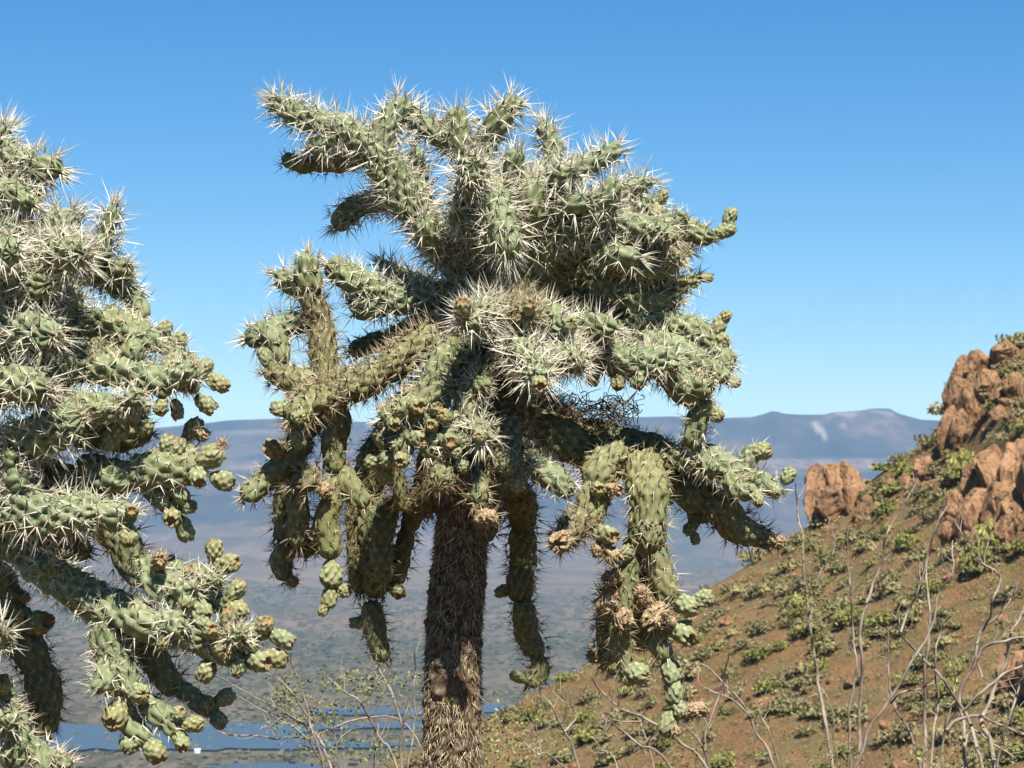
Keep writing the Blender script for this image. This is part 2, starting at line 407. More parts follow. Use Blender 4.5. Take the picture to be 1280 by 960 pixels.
# lake
def valley_pt(X, Y, h):
    u, v = (X - 640.0) / F, (480.0 - Y) / F
    dx, dy, dz = u, CP - v * SP, SP + v * CP
    k = (VALLEY + h) / dz
    return (dx * k, dy * k, VALLEY + h)
lake_px = [
    [(-700, 904), (-200, 905), (60, 905), (150, 906), (240, 904), (300, 903), (352, 903), (380, 905), (425, 905), (480, 903), (535, 903), (580, 902), (578, 907), (530, 909), (470, 910), (430, 911), (395, 913), (372, 917),
     (380, 921), (420, 926), (470, 928), (520, 928), (520, 932), (470, 934), (405, 935), (340, 936), (260, 936), (150, 937), (40, 937), (-200, 938), (-700, 940)],
    [(380, 888), (440, 884), (520, 886), (600, 881), (680, 876), (760, 874), (760, 880), (680, 886), (610, 890), (540, 893), (470, 894), (410, 892)],
    [(250, 957), (300, 954), (360, 954), (420, 958), (380, 964), (300, 966)],
]
m, nt, b = new_mat('lake_water', 0.32, 0.11)
b.inputs['Base Color'].default_value = (0.04, 0.055, 0.07, 1)
nzz = noise_node(nt, 0.15, 3)
bump(nt, b, nzz.outputs['Fac'], 0.4, 1.5)
LV, LF = [], []
for poly in lake_px:
    s0 = len(LV)
    dense = []
    for a_, b_ in zip(poly, poly[1:] + poly[:1]):
        n = max(1, int(abs(b_[0] - a_[0]) / 7))
        for k in range(n):
            t = k / n
            dense.append((a_[0] + (b_[0] - a_[0]) * t, a_[1] + (b_[1] - a_[1]) * t + 2.0 * float(noise3(np.array(((a_[0] + (b_[0] - a_[0]) * t) / 24.0, a_[1] * 0.7, 2.5)))) + rnd.uniform(-0.5, 0.5)))
    LV += [valley_pt(X, Y, 1.6) for X, Y in dense]
    LF.append(list(range(s0, len(LV))))
obj('lake', mesh('lake', LV, LF, False, mats=[m]), kind='structure')

# small pale sheds on the near lake shore
def shed(X, Y, w, col, label):
    p = valley_pt(X, Y, 0.5)
    r = obj('lakeside_shed', None, label=label, cat='shed', group='sheds on the lake shore', loc=p)
    m, nt, b = new_mat('shed_paint', 0.7); 
    nz = noise_node(nt, 1.0); nt.links.new(ramp(nt, nz.outputs['Fac'], [(0.3, tuple(c * 0.9 for c in col)), (0.7, col)]).outputs['Color'], b.inputs['Base Color'])
    h, d = w * 0.5, w * 0.6
    V = [(-w/2, -d/2, -1), (w/2, -d/2, -1), (w/2, d/2, -1), (-w/2, d/2, -1), (-w/2, -d/2, h), (w/2, -d/2, h), (w/2, d/2, h), (-w/2, d/2, h), (-w/2, 0, h * 1.5), (w/2, 0, h * 1.5)]
    obj('wall', mesh('wall', V, [[0, 1, 5, 4], [1, 2, 6, 9, 5], [2, 3, 7, 6], [3, 0, 4, 8, 7]], False, mats=[m]), r)
    e = w * 0.06
    V = [(-w/2 - e, -d/2 - e, h - e), (w/2 + e, -d/2 - e, h - e), (w/2 + e, 0, h * 1.5 + .05), (-w/2 - e, 0, h * 1.5 + .05), (-w/2 - e, d/2 + e, h - e), (w/2 + e, d/2 + e, h - e)]
    obj('roof', mesh('roof', V, [[0, 1, 2, 3], [3, 2, 5, 4]], False, mats=[m]), r)
shed(247, 941, 3.6, (0.5, 0.5, 0.5), 'tiny white shed on the lake shore, below the hanging cactus tips')
shed(74, 940, 3.2, (0.5, 0.47, 0.43), 'tiny pale shed on the lake shore by the shaded cactus arm')

# ------------------------------------------------------------------ rock outcrops
def rock_mesh(name, sx, sy, sz, seed, n=15, rough=0.25):
    u = np.linspace(-1, 1, n)
    V, Fc = [], []
    # cube sphere with squarish section
    idx = {}
    def vid(p):
        k = tuple(np.round(p, 5))
        if k not in idx: idx[k] = len(V); V.append(p)
        return idx[k]
    for ax in range(3):
        for s in (-1, 1):
            for i in range(n - 1):
                for j in range(n - 1):
                    q = []
                    for a_, b_ in ((i, j), (i + 1, j), (i + 1, j + 1), (i, j + 1)):
                        p = [0, 0, 0]; p[ax] = s; p[(ax + 1) % 3] = u[a_]; p[(ax + 2) % 3] = u[b_]
                        q.append(vid(p))
                    Fc.append(q if s > 0 else q[::-1])
    V = np.array(V)
    V = V / np.linalg.norm(V, axis=1, keepdims=True)
    r = np.random.default_rng(seed + 70)
    for _ in range(13):
        pn = r.normal(size=3); pn /= np.linalg.norm(pn); dd = r.uniform(0.55, 0.82)
        over = np.maximum(V @ pn - dd, 0)
        V = V - over[:, None] * pn * 0.93
    V = V * 1.2
    Pn = V * np.array((1.5, 1.5, 0.8)) + seed * 3.7
    V = V * (1 + (0.13 * ridged(Pn * 1.3, 4) + 0.09 * fbm(Pn * 4 + 50, 3))[:, None])
    cr = np.abs(noise3(np.stack([V[:, 0] * 2.3 + seed, V[:, 1] * 2.3, V[:, 2] * 0.5], -1)))
    V[:, :2] *= (1 - 0.2 * np.exp(-(cr / 0.05) ** 2))[:, None]
    V = V * np.array((sx, sy, sz))
    return mesh(name, V, np.array(Fc), False, mats=[ROCK])
ROCKS = [rock_mesh('rock_block', 1, 1, 1, s) for s in range(9)]
def hill_at(X, Y):
    """where the view ray through pixel X, Y meets the hillside"""
    D = np.arange(70, 156, 0.4)
    P = at(X, Y, 1.0)[None] * D[:, None]
    hit = np.nonzero(P[:, 2] <= hill_z(P[:, 0], P[:, 1]))[0]
    return P[hit[0]] if len(hit) else at(X, Y, HD)
def outcrop(blocks, label, dist=None, base=None):
    """blocks: (X, Y centre px, width px, height px, depth factor)"""
    X0, Y0 = base
    p0 = hill_at(X0, Y0) if dist is None else at(X0, Y0, dist)
    r = obj('rock_outcrop', None, label=label, cat='rock', group='rock outcrops on the hillside', loc=p0)
    for k, (X, Y, w, h, df) in enumerate(blocks):
        hp = hill_at(X, Y + h * 0.42)
        d = min(hp[1] + 0.3 * w * hp[1] / F, HD + 1.0)
        p = at(X, Y, d); s = d / F
        o = obj('rock_block', ROCKS[(k * 5 + int(X)) % 9], r)
        o.location = p - p0
        o.scale = (w * s * 0.55, max(w, h * 0.7) * s * 0.5 * df, h * s * 0.55)
        o.rotation_euler = (rnd.uniform(-.2, .2), rnd.uniform(-.3, .3), rnd.uniform(-3, 3))
    return r
def scatter(x0, x1, yf0, yf1, n, w0, w1, asp=1.3):
    """blocks spread over a pixel region between two sloping lines"""
    out = []
    for i in range(n):
        X = rnd.uniform(x0, x1); t = (X - x0) / (x1 - x0)
        ya = yf0[0] + (yf0[1] - yf0[0]) * t; yb_ = yf1[0] + (yf1[1] - yf1[0]) * t
        w = w0 + (w1 - w0) * rnd.random() ** 1.6
        out.append((X, rnd.uniform(ya, yb_), w, w * rnd.uniform(.7, asp), 1))
    return out
outcrop([(1028, 618, 34, 62, 1), (1046, 606, 40, 56, 1), (1062, 600, 26, 46, 1), (1022, 638, 26, 44, 1), (1046, 632, 50, 46, 1), (1068, 622, 30, 40, 1)] + scatter(1024, 1085, (650, 615), (664, 650), 8, 10, 22), 'orange rock knob jutting above the hillside skyline', dist=146, base=(1045, 650))
outcrop([(1206, 470, 28, 44, 1), (1224, 456, 36, 34, 1), (1197, 500, 24, 56, 1), (1214, 502, 30, 60, 1), (1232, 484, 36, 44, 1), (1252, 446, 36, 28, 1), (1180, 545, 14, 46, 1), (1206, 540, 26, 44, 1), (1192, 540, 18, 50, 1)] + scatter(1190, 1262, (500, 445), (560, 510), 16, 10, 26),
        'tall cracked brown crag forming the steep step of the hill skyline', dist=147, base=(1215, 560))
outcrop([(1216, 616, 40, 66, .7), (1244, 600, 44, 84, .7), (1270, 596, 46, 90, .7), (1232, 640, 60, 52, .7), (1262, 640, 60, 60, .7), (1300, 600, 50, 100, .7), (1198, 638, 34, 40, .7), (1180, 650, 24, 28, .7)] + scatter(1180, 1300, (640, 560), (678, 676), 22, 14, 34, 1.8), 'broad orange cliff band below the crag', base=(1245, 672))
outcrop([(1268, 852, 44, 60, 1), (1294, 846, 40, 80, 1), (1256, 878, 20, 18, 1)], 'pink boulder low on the slope among bare twigs', base=(1270, 880))
outcrop(scatter(1104, 1172, (606, 575), (624, 606), 12, 10, 26), 'low weathered ledge between the rock knob and the crag', base=(1135, 612))
outcrop(scatter(1244, 1284, (500, 470), (545, 520), 8, 12, 30), 'small brown ledge above the cliff among green shrubs', base=(1252, 535))

# ------------------------------------------------------------------ hillside shrubs
def leaf_cloud(n, seed, size, flat=0.7, clumps=7):
    r = np.random.default_rng(seed)
    c = r.normal(size=(clumps, 3)); c /= np.linalg.norm(c, axis=1, keepdims=True); c *= r.uniform(0.25, 0.75, (clumps, 1)); c[:, 2] = np.abs(c[:, 2])
    k = r.integers(0, clumps, n)
    d = r.normal(size=(n, 3)); d /= np.linalg.norm(d, axis=1, keepdims=True)
    P = c[k] + d * r.uniform(0.15, 0.42, (n, 1)) ** 0.8
    P[:, 2] = P[:, 2] * flat
    P[:, 2] = np.where(P[:, 2] < 0.02, r.uniform(0.02, 0.3, n), P[:, 2])
    a = r.normal(size=(n, 3)); a /= np.linalg.norm(a, axis=1, keepdims=True)
    b_ = np.cross(a, r.normal(size=(n, 3))); b_ /= np.linalg.norm(b_, axis=1, keepdims=True)
    s = size * r.uniform(0.6, 1.4, (n, 1))
    V = np.stack([P - a * s, P + b_ * s * 0.6, P + a * s, P - b_ * s * 0.6], 1).reshape(-1, 3)
    Fq = np.arange(4 * n).reshape(n, 4)
    tint = np.repeat(np.clip(r.uniform(0, 1, clumps)[k] * 0.6 + r.uniform(0, 0.4, n), 0, 1), 4)
    return V, Fq, tint
SHRUB = []
for k in range(9):
    V, Fq, tint = leaf_cloud(620, 100 + k, 0.098, 0.62 + 0.08 * (k % 3), 8 + k % 4)
    mt = (LEAF_OLIVE, LEAF_GREY, LEAF_GREEN)[k % 3]
    SHRUB.append((mesh('desert_shrub', V, Fq, False, {'tint': tint}, [mt]), V, Fq, tint))
cx, cy = rng.uniform(-8, 42, 30000), rng.uniform(84, 152, 30000)
cd = noise3(np.stack([cx / 9.0, cy / 9.0, 0 * cx + 4.0], -1))
cr_ = 0.30 + 0.95 * rng.random(30000) ** 2.2
ok = rng.random(30000) < 0.85 + 0.8 * cd + 0.5 * np.clip((cy - 112) / 35, 0, 1)
SPT = np.zeros((0, 3)); 
for x, y, r in zip(cx[ok], cy[ok], cr_[ok]):
    if len(SPT) > 4600: break
    if len(SPT) and np.any((SPT[:, 0] - x) ** 2 + (SPT[:, 1] - y) ** 2 < (0.37 * (SPT[:, 2] + r)) ** 2): continue
    SPT = np.vstack([SPT, (x, y, r)])
spots = [tuple(v) for v in SPT]
zz = hill_z(np.array([s[0] for s in spots]), np.array([s[1] for s in spots]))
def to_px(p):
    x, y, z = p; dy = y * CP + z * SP; dz = -y * SP + z * CP
    return 640 + F * x / dy, 480 - F * dz / dy
scored = []
for (x, y, r), z in zip(spots, zz):
    X, Y = to_px((x, y, z))
    vis = -20 < X < 1300 and Y < 975
    scored.append(((r * F / y) if vis else 0, x, y, z, r))
scored.sort(reverse=True)
KN = ['olive rounded shrub dotting the orange hillside', 'grey dry low bush dotting the orange hillside', 'yellow-green leafy bush dotting the orange hillside']
restV, restF, restT, restM = [], [], [], []
off = 0
for i, (s, x, y, z, r) in enumerate(scored):
    k = rnd.choice([0, 0, 0, 1, 1, 2]) + 3 * rnd.randrange(3)
    me, V, Fq, tint = SHRUB[k]
    h = r * rnd.uniform(0.75, 1.15)
    if i < 292:
        o = obj('desert_shrub', me, label=KN[k % 3], cat='shrub', group=('olive', 'grey', 'yellow-green')[k % 3] + ' shrubs scattered over the hillside', loc=(x, y, z - 0.08))
        o.scale = (r, r, h); o.rotation_euler = (0, 0, rnd.uniform(0, 6.28))
    else:
        sub = slice(0, 4 * 76)
        a_ = rnd.uniform(0, 6.28); ca, sa = math.cos(a_), math.sin(a_)
        W = V[sub] * np.array((r, r, h)); W = np.stack([W[:, 0] * ca - W[:, 1] * sa + x, W[:, 0] * sa + W[:, 1] * ca + y, W[:, 2] + z - .08], -1)
        restV.append(W); restF.append(Fq[:76] + off); restT.append(tint[sub]); restM.append(np.full(76, k % 3)); off += len(W)
# dry grass tufts and seedlings between the shrubs
gx, gy = rng.uniform(-8, 42, 5600), rng.uniform(84, 151, 5600); gz_ = hill_z(gx, gy)
gd = noise3(np.stack([gx / 5.0, gy / 5.0, 0 * gx + 9.0], -1))
for x, y, z, dn in zip(gx, gy, gz_, gd):
    if dn < -0.25: continue
    me, V, Fq, tint = SHRUB[rnd.randrange(9)]
    r = rnd.uniform(.14, .40); j0 = rnd.randrange(0, 380)
    W = V[4 * j0:4 * j0 + 4 * 28] * np.array((r, r, r * .8))
    W = np.stack([W[:, 0] + x, W[:, 1] + y, W[:, 2] + z - .05], -1)
    restV.append(W); restF.append(Fq[:len(W) // 4] + off); restT.append(np.clip(tint[4 * j0:4 * j0 + len(W)] + 0.25, 0, 1)); restM.append(np.full(len(W) // 4, rnd.choice((0, 1, 1, 2)))); off += len(W)
obj('hillside_scrub', mesh('hillside_scrub', np.concatenate(restV), np.concatenate(restF), False, {'tint': np.concatenate(restT)}, [LEAF_OLIVE, LEAF_GREY, LEAF_GREEN], np.concatenate(restM)),
    label='low dense scrub filling the gaps on the hillside', cat='scrub', kind='stuff')
# bigger bushes at known places
for X, Y, w, k, lab in [(1268, 420, 46, 0, 'dark bush on the very top of the hill skyline'), (1242, 668, 60, 2, 'bright green bush at the foot of the orange cliff'), (1206, 580, 60, 2, 'green bush hugging the foot of the brown crag'),
                        (1165, 545, 44, 0, 'olive bush on the ridge in front of the crag'), (940, 690, 40, 0, 'olive bush on the ridge line beside the dark cactus tip'), (1225, 700, 56, 5, 'large green shrub below the orange cliff band')]:
    p = hill_at(X, Y + w * 0.25)
    o = obj('desert_shrub', SHRUB[k][0], label=lab, cat='shrub', loc=(p[0], p[1], p[2] - 0.1))
    r = w / 2 * p[1] / F; o.scale = (r, r, r * 1.5)
# loose stones
for i in range(160):
    x, y = rnd.uniform(-4, 40), rnd.uniform(90, 149)
    z = float(hill_z(np.array([x]), np.array([y]))[0])
    o = obj('loose_rock', ROCKS[i % 9], label='small weathered stone lying on the orange hillside', cat='rock', group='loose stones on the hillside', loc=(x, y, z + 0.05))
    s = 0.14 + 0.4 * rnd.random() ** 2
    o.scale = (s * rnd.uniform(.8, 1.5), s, s * rnd.uniform(.6, 1)); o.rotation_euler = (rnd.uniform(-.4, .4), rnd.uniform(-.4, .4), rnd.uniform(0, 6))

# ------------------------------------------------------------------ cactus building
def catmull(P, n):
    P = np.asarray(P, float)
    if len(P) == 2:
        t = np.linspace(0, 1, n)[:, None]; return P[0] * (1 - t) + P[1] * t
    Q = np.vstack([2 * P[0] - P[1], P, 2 * P[-1] - P[-2]])
    t = np.linspace(0, len(P) - 1 - 1e-9, n); i = t.astype(int); f = (t - i)[:, None]
    a, b_, c, d = Q[i], Q[i + 1], Q[i + 2], Q[i + 3]
    return 0.5 * ((2 * b_) + (c - a) * f + (2 * a - 5 * b_ + 4 * c - d) * f ** 2 + (3 * b_ - a - 3 * c + d) * f ** 3)
def norm(v): return v / (np.linalg.norm(v, axis=-1, keepdims=True) + 1e-12)
class Tube:
    def __init__(s, P, R, neck=0.75, wobk=1.0):
        C = catmull(P, 80)
        wob = np.stack([noise3(np.stack([np.linspace(0, 1, 80) * len(P) * 1.1 + C[0, 0] * 90 + q, 0 * C[:, 0], 0 * C[:, 0] + q], -1)) for q in (0.5, 7.5, 13.5)], -1)
        C = C + wob * np.mean(R) * 0.35 * np.sin(np.linspace(0, 1, 80) * math.pi)[:, None] * wobk
        Rr = np.interp(np.linspace(0, 1, 80), np.linspace(0, 1, len(R)), R)
        ds = np.linalg.norm(np.diff(C, axis=0), axis=1); S = np.concatenate([[0], np.cumsum(ds)])
        T = norm(np.gradient(C, axis=0))
        n0 = np.cross(T[0], (0.31, 0.87, 0.2)); n0 /= np.linalg.norm(n0)
        Ns = [n0]
        for t in T[1:]:
            v = Ns[-1] - t * np.dot(Ns[-1], t); Ns.append(v / np.linalg.norm(v))
        s.C, s.T, s.N, s.S, s.R = C, T, np.array(Ns), S, Rr
        s.L = S[-1]; s.B = np.cross(s.T, s.N); s.neck = neck
        s.ph = rnd.uniform(0, 6.28)
        s.cons = []
    def ip(s, A, q): return np.stack([np.interp(q, s.S, A[:, k]) for k in range(3)], -1)
    def rad(s, q):
        r = np.interp(q, s.S, s.R)
        for c_, w_ in s.cons: r = r * (1 - 0.20 * np.exp(-((q - c_) / w_) ** 2))
        rt = s.R[-1]; rb = s.R[0]
        e = np.clip((q - (s.L - rt * 0.95)) / (rt * 0.95), 0, 1); r = r * np.sqrt(np.maximum(1 - e ** 2.3, 1e-5))
        e2 = np.clip((rb * 0.8 - q) / (rb * 0.8), 0, 1); r = r * np.sqrt(np.maximum(1 - (e2 ** 2) * (1 - s.neck ** 2 * 0), 1e-5)) if s.neck == 0 else r * (1 - (1 - s.neck) * e2 ** 2)
        return r
    def surf(s, q, th, disp):
        C, T, Nn, B = s.ip(s.C, q), norm(s.ip(s.T, q)), norm(s.ip(s.N, q)), norm(s.ip(s.B, q))
        r = s.rad(q); eps = s.L * 1e-3
        dr = (s.rad(np.minimum(q + eps, s.L)) - s.rad(np.maximum(q - eps, 0))) / (2 * eps)
        dr = np.clip(dr, -6, 1.0)
        rd = Nn * np.cos(th)[..., None] + B * np.sin(th)[..., None]
        out = norm(rd - T * dr[..., None])
        return C + rd * r[..., None] + out * disp[..., None], out, T
STY = {  #     tub amp, spines, length px, tint lo/hi, age, width
    'S': dict(amp=.46, n=6, ln=34, t=(.78, 1.0), age=.06, w=.80),
    'G': dict(amp=.48, n=5, ln=29, t=(.74, 1.0), age=.10, w=.74),
    'g': dict(amp=.48, n=4, ln=22, t=(.62, 1.0), age=.12, w=.68),
    'O': dict(amp=.38, n=4, ln=20, t=(.25, .85), age=.42, w=.58),
    'B': dict(amp=.36, n=9, ln=24, t=(.30, .80), age=.62, w=.62),
    'K': dict(amp=.38, n=5, ln=23, t=(.03, .50), age=.40, w=.62),
}
def spine_mesh(name, P, D, Ln, W, tint):
    """slender three-sided spines: base points, directions, lengths, base radius"""
    n = len(P)
    a = norm(np.cross(D, rng.normal(size=(n, 3)))); b_ = np.cross(D, a)
    V = np.empty((n, 4, 3)); tv = np.empty((n, 4))
    for k in range(3):
        an = k * 2.0944
        V[:, k] = P + (a * math.cos(an) + b_ * math.sin(an)) * (W * 1.12)[:, None]
    V[:, 3] = P + D * Ln[:, None]
    tv[:, :3] = (tint * 0.92)[:, None]; tv[:, 3] = tint
    base = np.array([[0, 1, 3], [1, 2, 3], [2, 0, 3]])
    Fc = (np.arange(n)[:, None, None] * 4 + base[None]).reshape(-1, 3)
    return mesh(name, V.reshape(-1, 3), Fc, False, {'tint': tv.ravel()}, [SPINE])

class Cactus:
    def __init__(s, name, label, dist, base_px, lenk=1.0):
        s.d0, s.U = dist, dist / F
        s.lenk = lenk; s.rk = 0.93 if dist > 3 else 0.97
        p = at(base_px[0], base_px[1], dist)
        p[2] = float(hill_z(p[0:1], p[1:2])[0])
        s.base = p
        s.parts = []; s.long = []
        s.root = obj(name, None, label=label, cat='cactus', group='chain-fruit cholla cacti', loc=p)
    def pt(s, X, Y, d=0):
        return at(X, Y, s.d0 + d * s.U) - s.base
    def joint(s, pts, r, style='G', age=None, neck=0.72, spk=1.0, name='stem_joint', raw=False):
        st = STY[style]
        if raw: R = list(r); W = pts
        else:
            R = [ri * s.rk * (s.d0 + p[2] * s.U) / F for ri, p in zip((r if isinstance(r, (list, tuple)) else [r] * len(pts)), pts)]
            W = [s.pt(*p) for p in pts]
        tb = Tube(W, R, neck=neck)
        rm = float(np.mean(R))
        seg = 72 * s.U * s.lenk
        nseg = int(tb.L / seg)
        for kq in range(1, nseg + 1):
            if tb.L - kq * seg > seg * 0.5: tb.cons.append((kq * seg + rnd.uniform(-.15, .15) * seg, rm * 0.45))
        s.parts.append((tb.C + s.base * 0, tb.R))
        s.long.append((tb, rm, style, tb.L))
        n = max(6, int(round(2 * math.pi * rm / (13.2 * s.U * s.lenk))))
        w = 2 * math.pi * rm / n; hs = w * 0.86
        rows = int(tb.L / hs) + 1
        tw = rnd.choice((-1, 1)) * 0.07
        q = np.concatenate([np.linspace(0, max(tb.L - R[-1], tb.L * .3), max(4, int((tb.L - R[-1]) / hs * 3.7))), tb.L - R[-1] * (1 - np.sin(np.linspace(0, 1, 11)[1:] * math.pi / 2)) if tb.L > R[-1] * 1.4 else np.linspace(tb.L * .3, tb.L, 9)[1:]])
        q = np.unique(np.clip(q, 0, tb.L))
        nt_ = n * 6
        th = np.arange(nt_) / nt_ * 2 * math.pi
        Q, TH = np.meshgrid(q, th, indexing='ij')
        u = TH / (2 * math.pi) * n; v = Q / hs
        bumpf = np.zeros_like(u); are = np.zeros_like(u)
        vi = np.floor(v)
        for dk in (-2, -1, 0, 1, 2):
            k = vi + dk
            offs = 0.5 * (k % 2)
            du = (u - offs) - np.round(u - offs)
            dv = v - k - 0.35 
            qq = (du / 0.49) ** 2 + (np.where(dv > 0, dv / 0.56, dv / 1.0)) ** 2
            jt = 0.82 + 0.18 * np.sin(k * 12.9898 + np.round(u - offs) % n * 78.233 + tb.ph * 9)
            bumpf = np.maximum(bumpf, jt * np.sqrt(np.maximum(0, 1 - qq)))
            are = np.maximum(are, np.clip(1.25 - np.sqrt((du / .22) ** 2 + ((dv - .25) / .22) ** 2), 0, 1))
        amp = st['amp'] * rm
        lump = noise3(np.stack([Q / (rm * 2.6) + tb.ph, np.cos(TH) * 0.8, np.sin(TH) * 0.8], -1)) * rm * 0.16
        P, O, T = tb.surf(Q, TH, (bumpf - 0.62) * amp + lump)
        V = P.reshape(-1, 3); nq = len(q)
        i = np.arange(nq - 1)[:, None] * nt_; j = np.arange(nt_)[None]; j2 = (j + 1) % nt_
        Fc = np.stack([i + j, i + j2, i + nt_ + j2, i + nt_ + j], -1).reshape(-1, 4)
        ag = st['age'] if age is None else age
        agev = np.clip(ag + 0.35 * fbm(V * 14 + 5, 3), 0, 1)
        o = obj(name, mesh(name, V, Fc, True, {'age': agev, 'areole': (are * 0.85).ravel()}, [SKIN]), s.root)
        # spines
        kk, jj = np.meshgrid(np.arange(0, rows), np.arange(n), indexing='ij')
        qa = np.clip((kk + 0.55) * hs, 0, tb.L * 0.995).ravel(); ua = (jj + 0.5 * (kk % 2)).ravel()
        keep = (qa > R[0] * 0.15)
        qa, ua = qa[keep], ua[keep]
        P, O, T = tb.surf(qa, ua / n * 2 * math.pi, np.full(len(qa), amp * 0.28))
        m_ = max(1, int(round(st['n'] * spk)))
        P, O, T = np.repeat(P, m_, 0), np.repeat(O, m_, 0), np.repeat(T, m_, 0)
        nn = len(P)
        Bv = np.cross(O, T)
        al = np.radians(np.where(rng.random(nn) < 0.35, rng.uniform(5, 35, nn), rng.uniform(42, 78, nn)))
        ph = rng.uniform(0, 6.283, nn)
        D = O * np.cos(al)[:, None] + (norm(np.cross(Bv, O)) * np.cos(ph)[:, None] + Bv * np.sin(ph)[:, None]) * np.sin(al)[:, None] + T * 0.18
        D = norm(D)
        Ln = st['ln'] * s.U * s.lenk * rng.uniform(0.45, 1.1, nn) * (1.0 - 0.25 * (al > .7))
        W = 0.92 * st['w'] * s.U * s.lenk * rng.uniform(0.75, 1.2, nn)
        lo, hi = st['t']
        so_ = obj('spines', spine_mesh('spines', P, D, Ln, W, rng.uniform(lo, hi, nn)), o, kind='stuff')
        return o
    def side_joints(s, per=110, seed=3, lo=30, hi=55, kinds='SGg'):
        rr = random.Random(seed)
        for tb, rm, style, L in list(s.long):
            if style not in kinds or L < 75 * s.U: continue
            for _ in range(max(1, int(L / (per * s.U)))):
                i = int(rr.uniform(.3, .85) * 79)
                T = tb.T[i]
                dv = np.array((rr.gauss(0, 1), rr.gauss(-.5, .8), rr.gauss(.1, .8)))
                dv = norm(dv - T * np.dot(dv, T)); dv = norm(dv * .85 + T * .75)
                ln = rr.uniform(lo, hi) * s.U; r0 = min(rm * .72, 15 * s.U)
                p0 = tb.C[i] + dv * rm * 0.3
                pm = p0 + dv * (rm * .6 + ln * .5); p1 = p0 + dv * (rm * .6 + ln) + np.array((0, 0, rr.uniform(-.25, .2))) * ln
                s.joint([p0, pm, p1], [r0 * .9, r0, r0 * .8], style, raw=True, spk=.9)
    def fruit(s, X, Y, d, r, ax=(0, 1, -.4), kind='f', ln=1.38):
        """obovoid fruit centred at pixel X, Y; ax = direction of its open end (right, down, away)"""
        ax = [a + rnd.gauss(0, .3) for a in ax]; r = r * (rnd.uniform(.82, 1.06) if kind == 'f' else rnd.uniform(.62, .85)); ln = ln * rnd.uniform(.85, 1.2)
        e = math.sqrt(sum(a * a for a in ax)); a = np.array((ax[0] / e, ax[2] / e, -ax[1] / e))
        me = rnd.choice(FRUITS if kind == 'f' else DEADS)
        k = r * (s.d0 + d * s.U) / F
        p = s.pt(X, Y, d); best = None
        for C, R in s.parts:                    # the nearest stem or fruit carries it
            dv = p - C; di = np.linalg.norm(dv, axis=1) - R; i = int(np.argmin(di))
            if best is None or di[i] < best[0]: best = (di[i], dv[i] / (np.linalg.norm(dv[i]) + 1e-9))
        gap, out_ = best
        a = norm(a * 0.55 + out_ * 0.95)
        if gap > k * ln * 0.7: p = p - out_ * (gap - k * ln * 0.7)
        if gap < 0: p = p + out_ * min(-gap, k) * 0.8
        o = obj('fruit' if kind == 'f' else 'dried_fruit', me, s.root)
        o.location = Vector(p)
        o.rotation_euler = Vector(a).to_track_quat('Z', 'Y').to_euler()
        o.scale = (k, k, k * ln)
        s.parts.append((p[None], np.array([k * .9])))
        return o

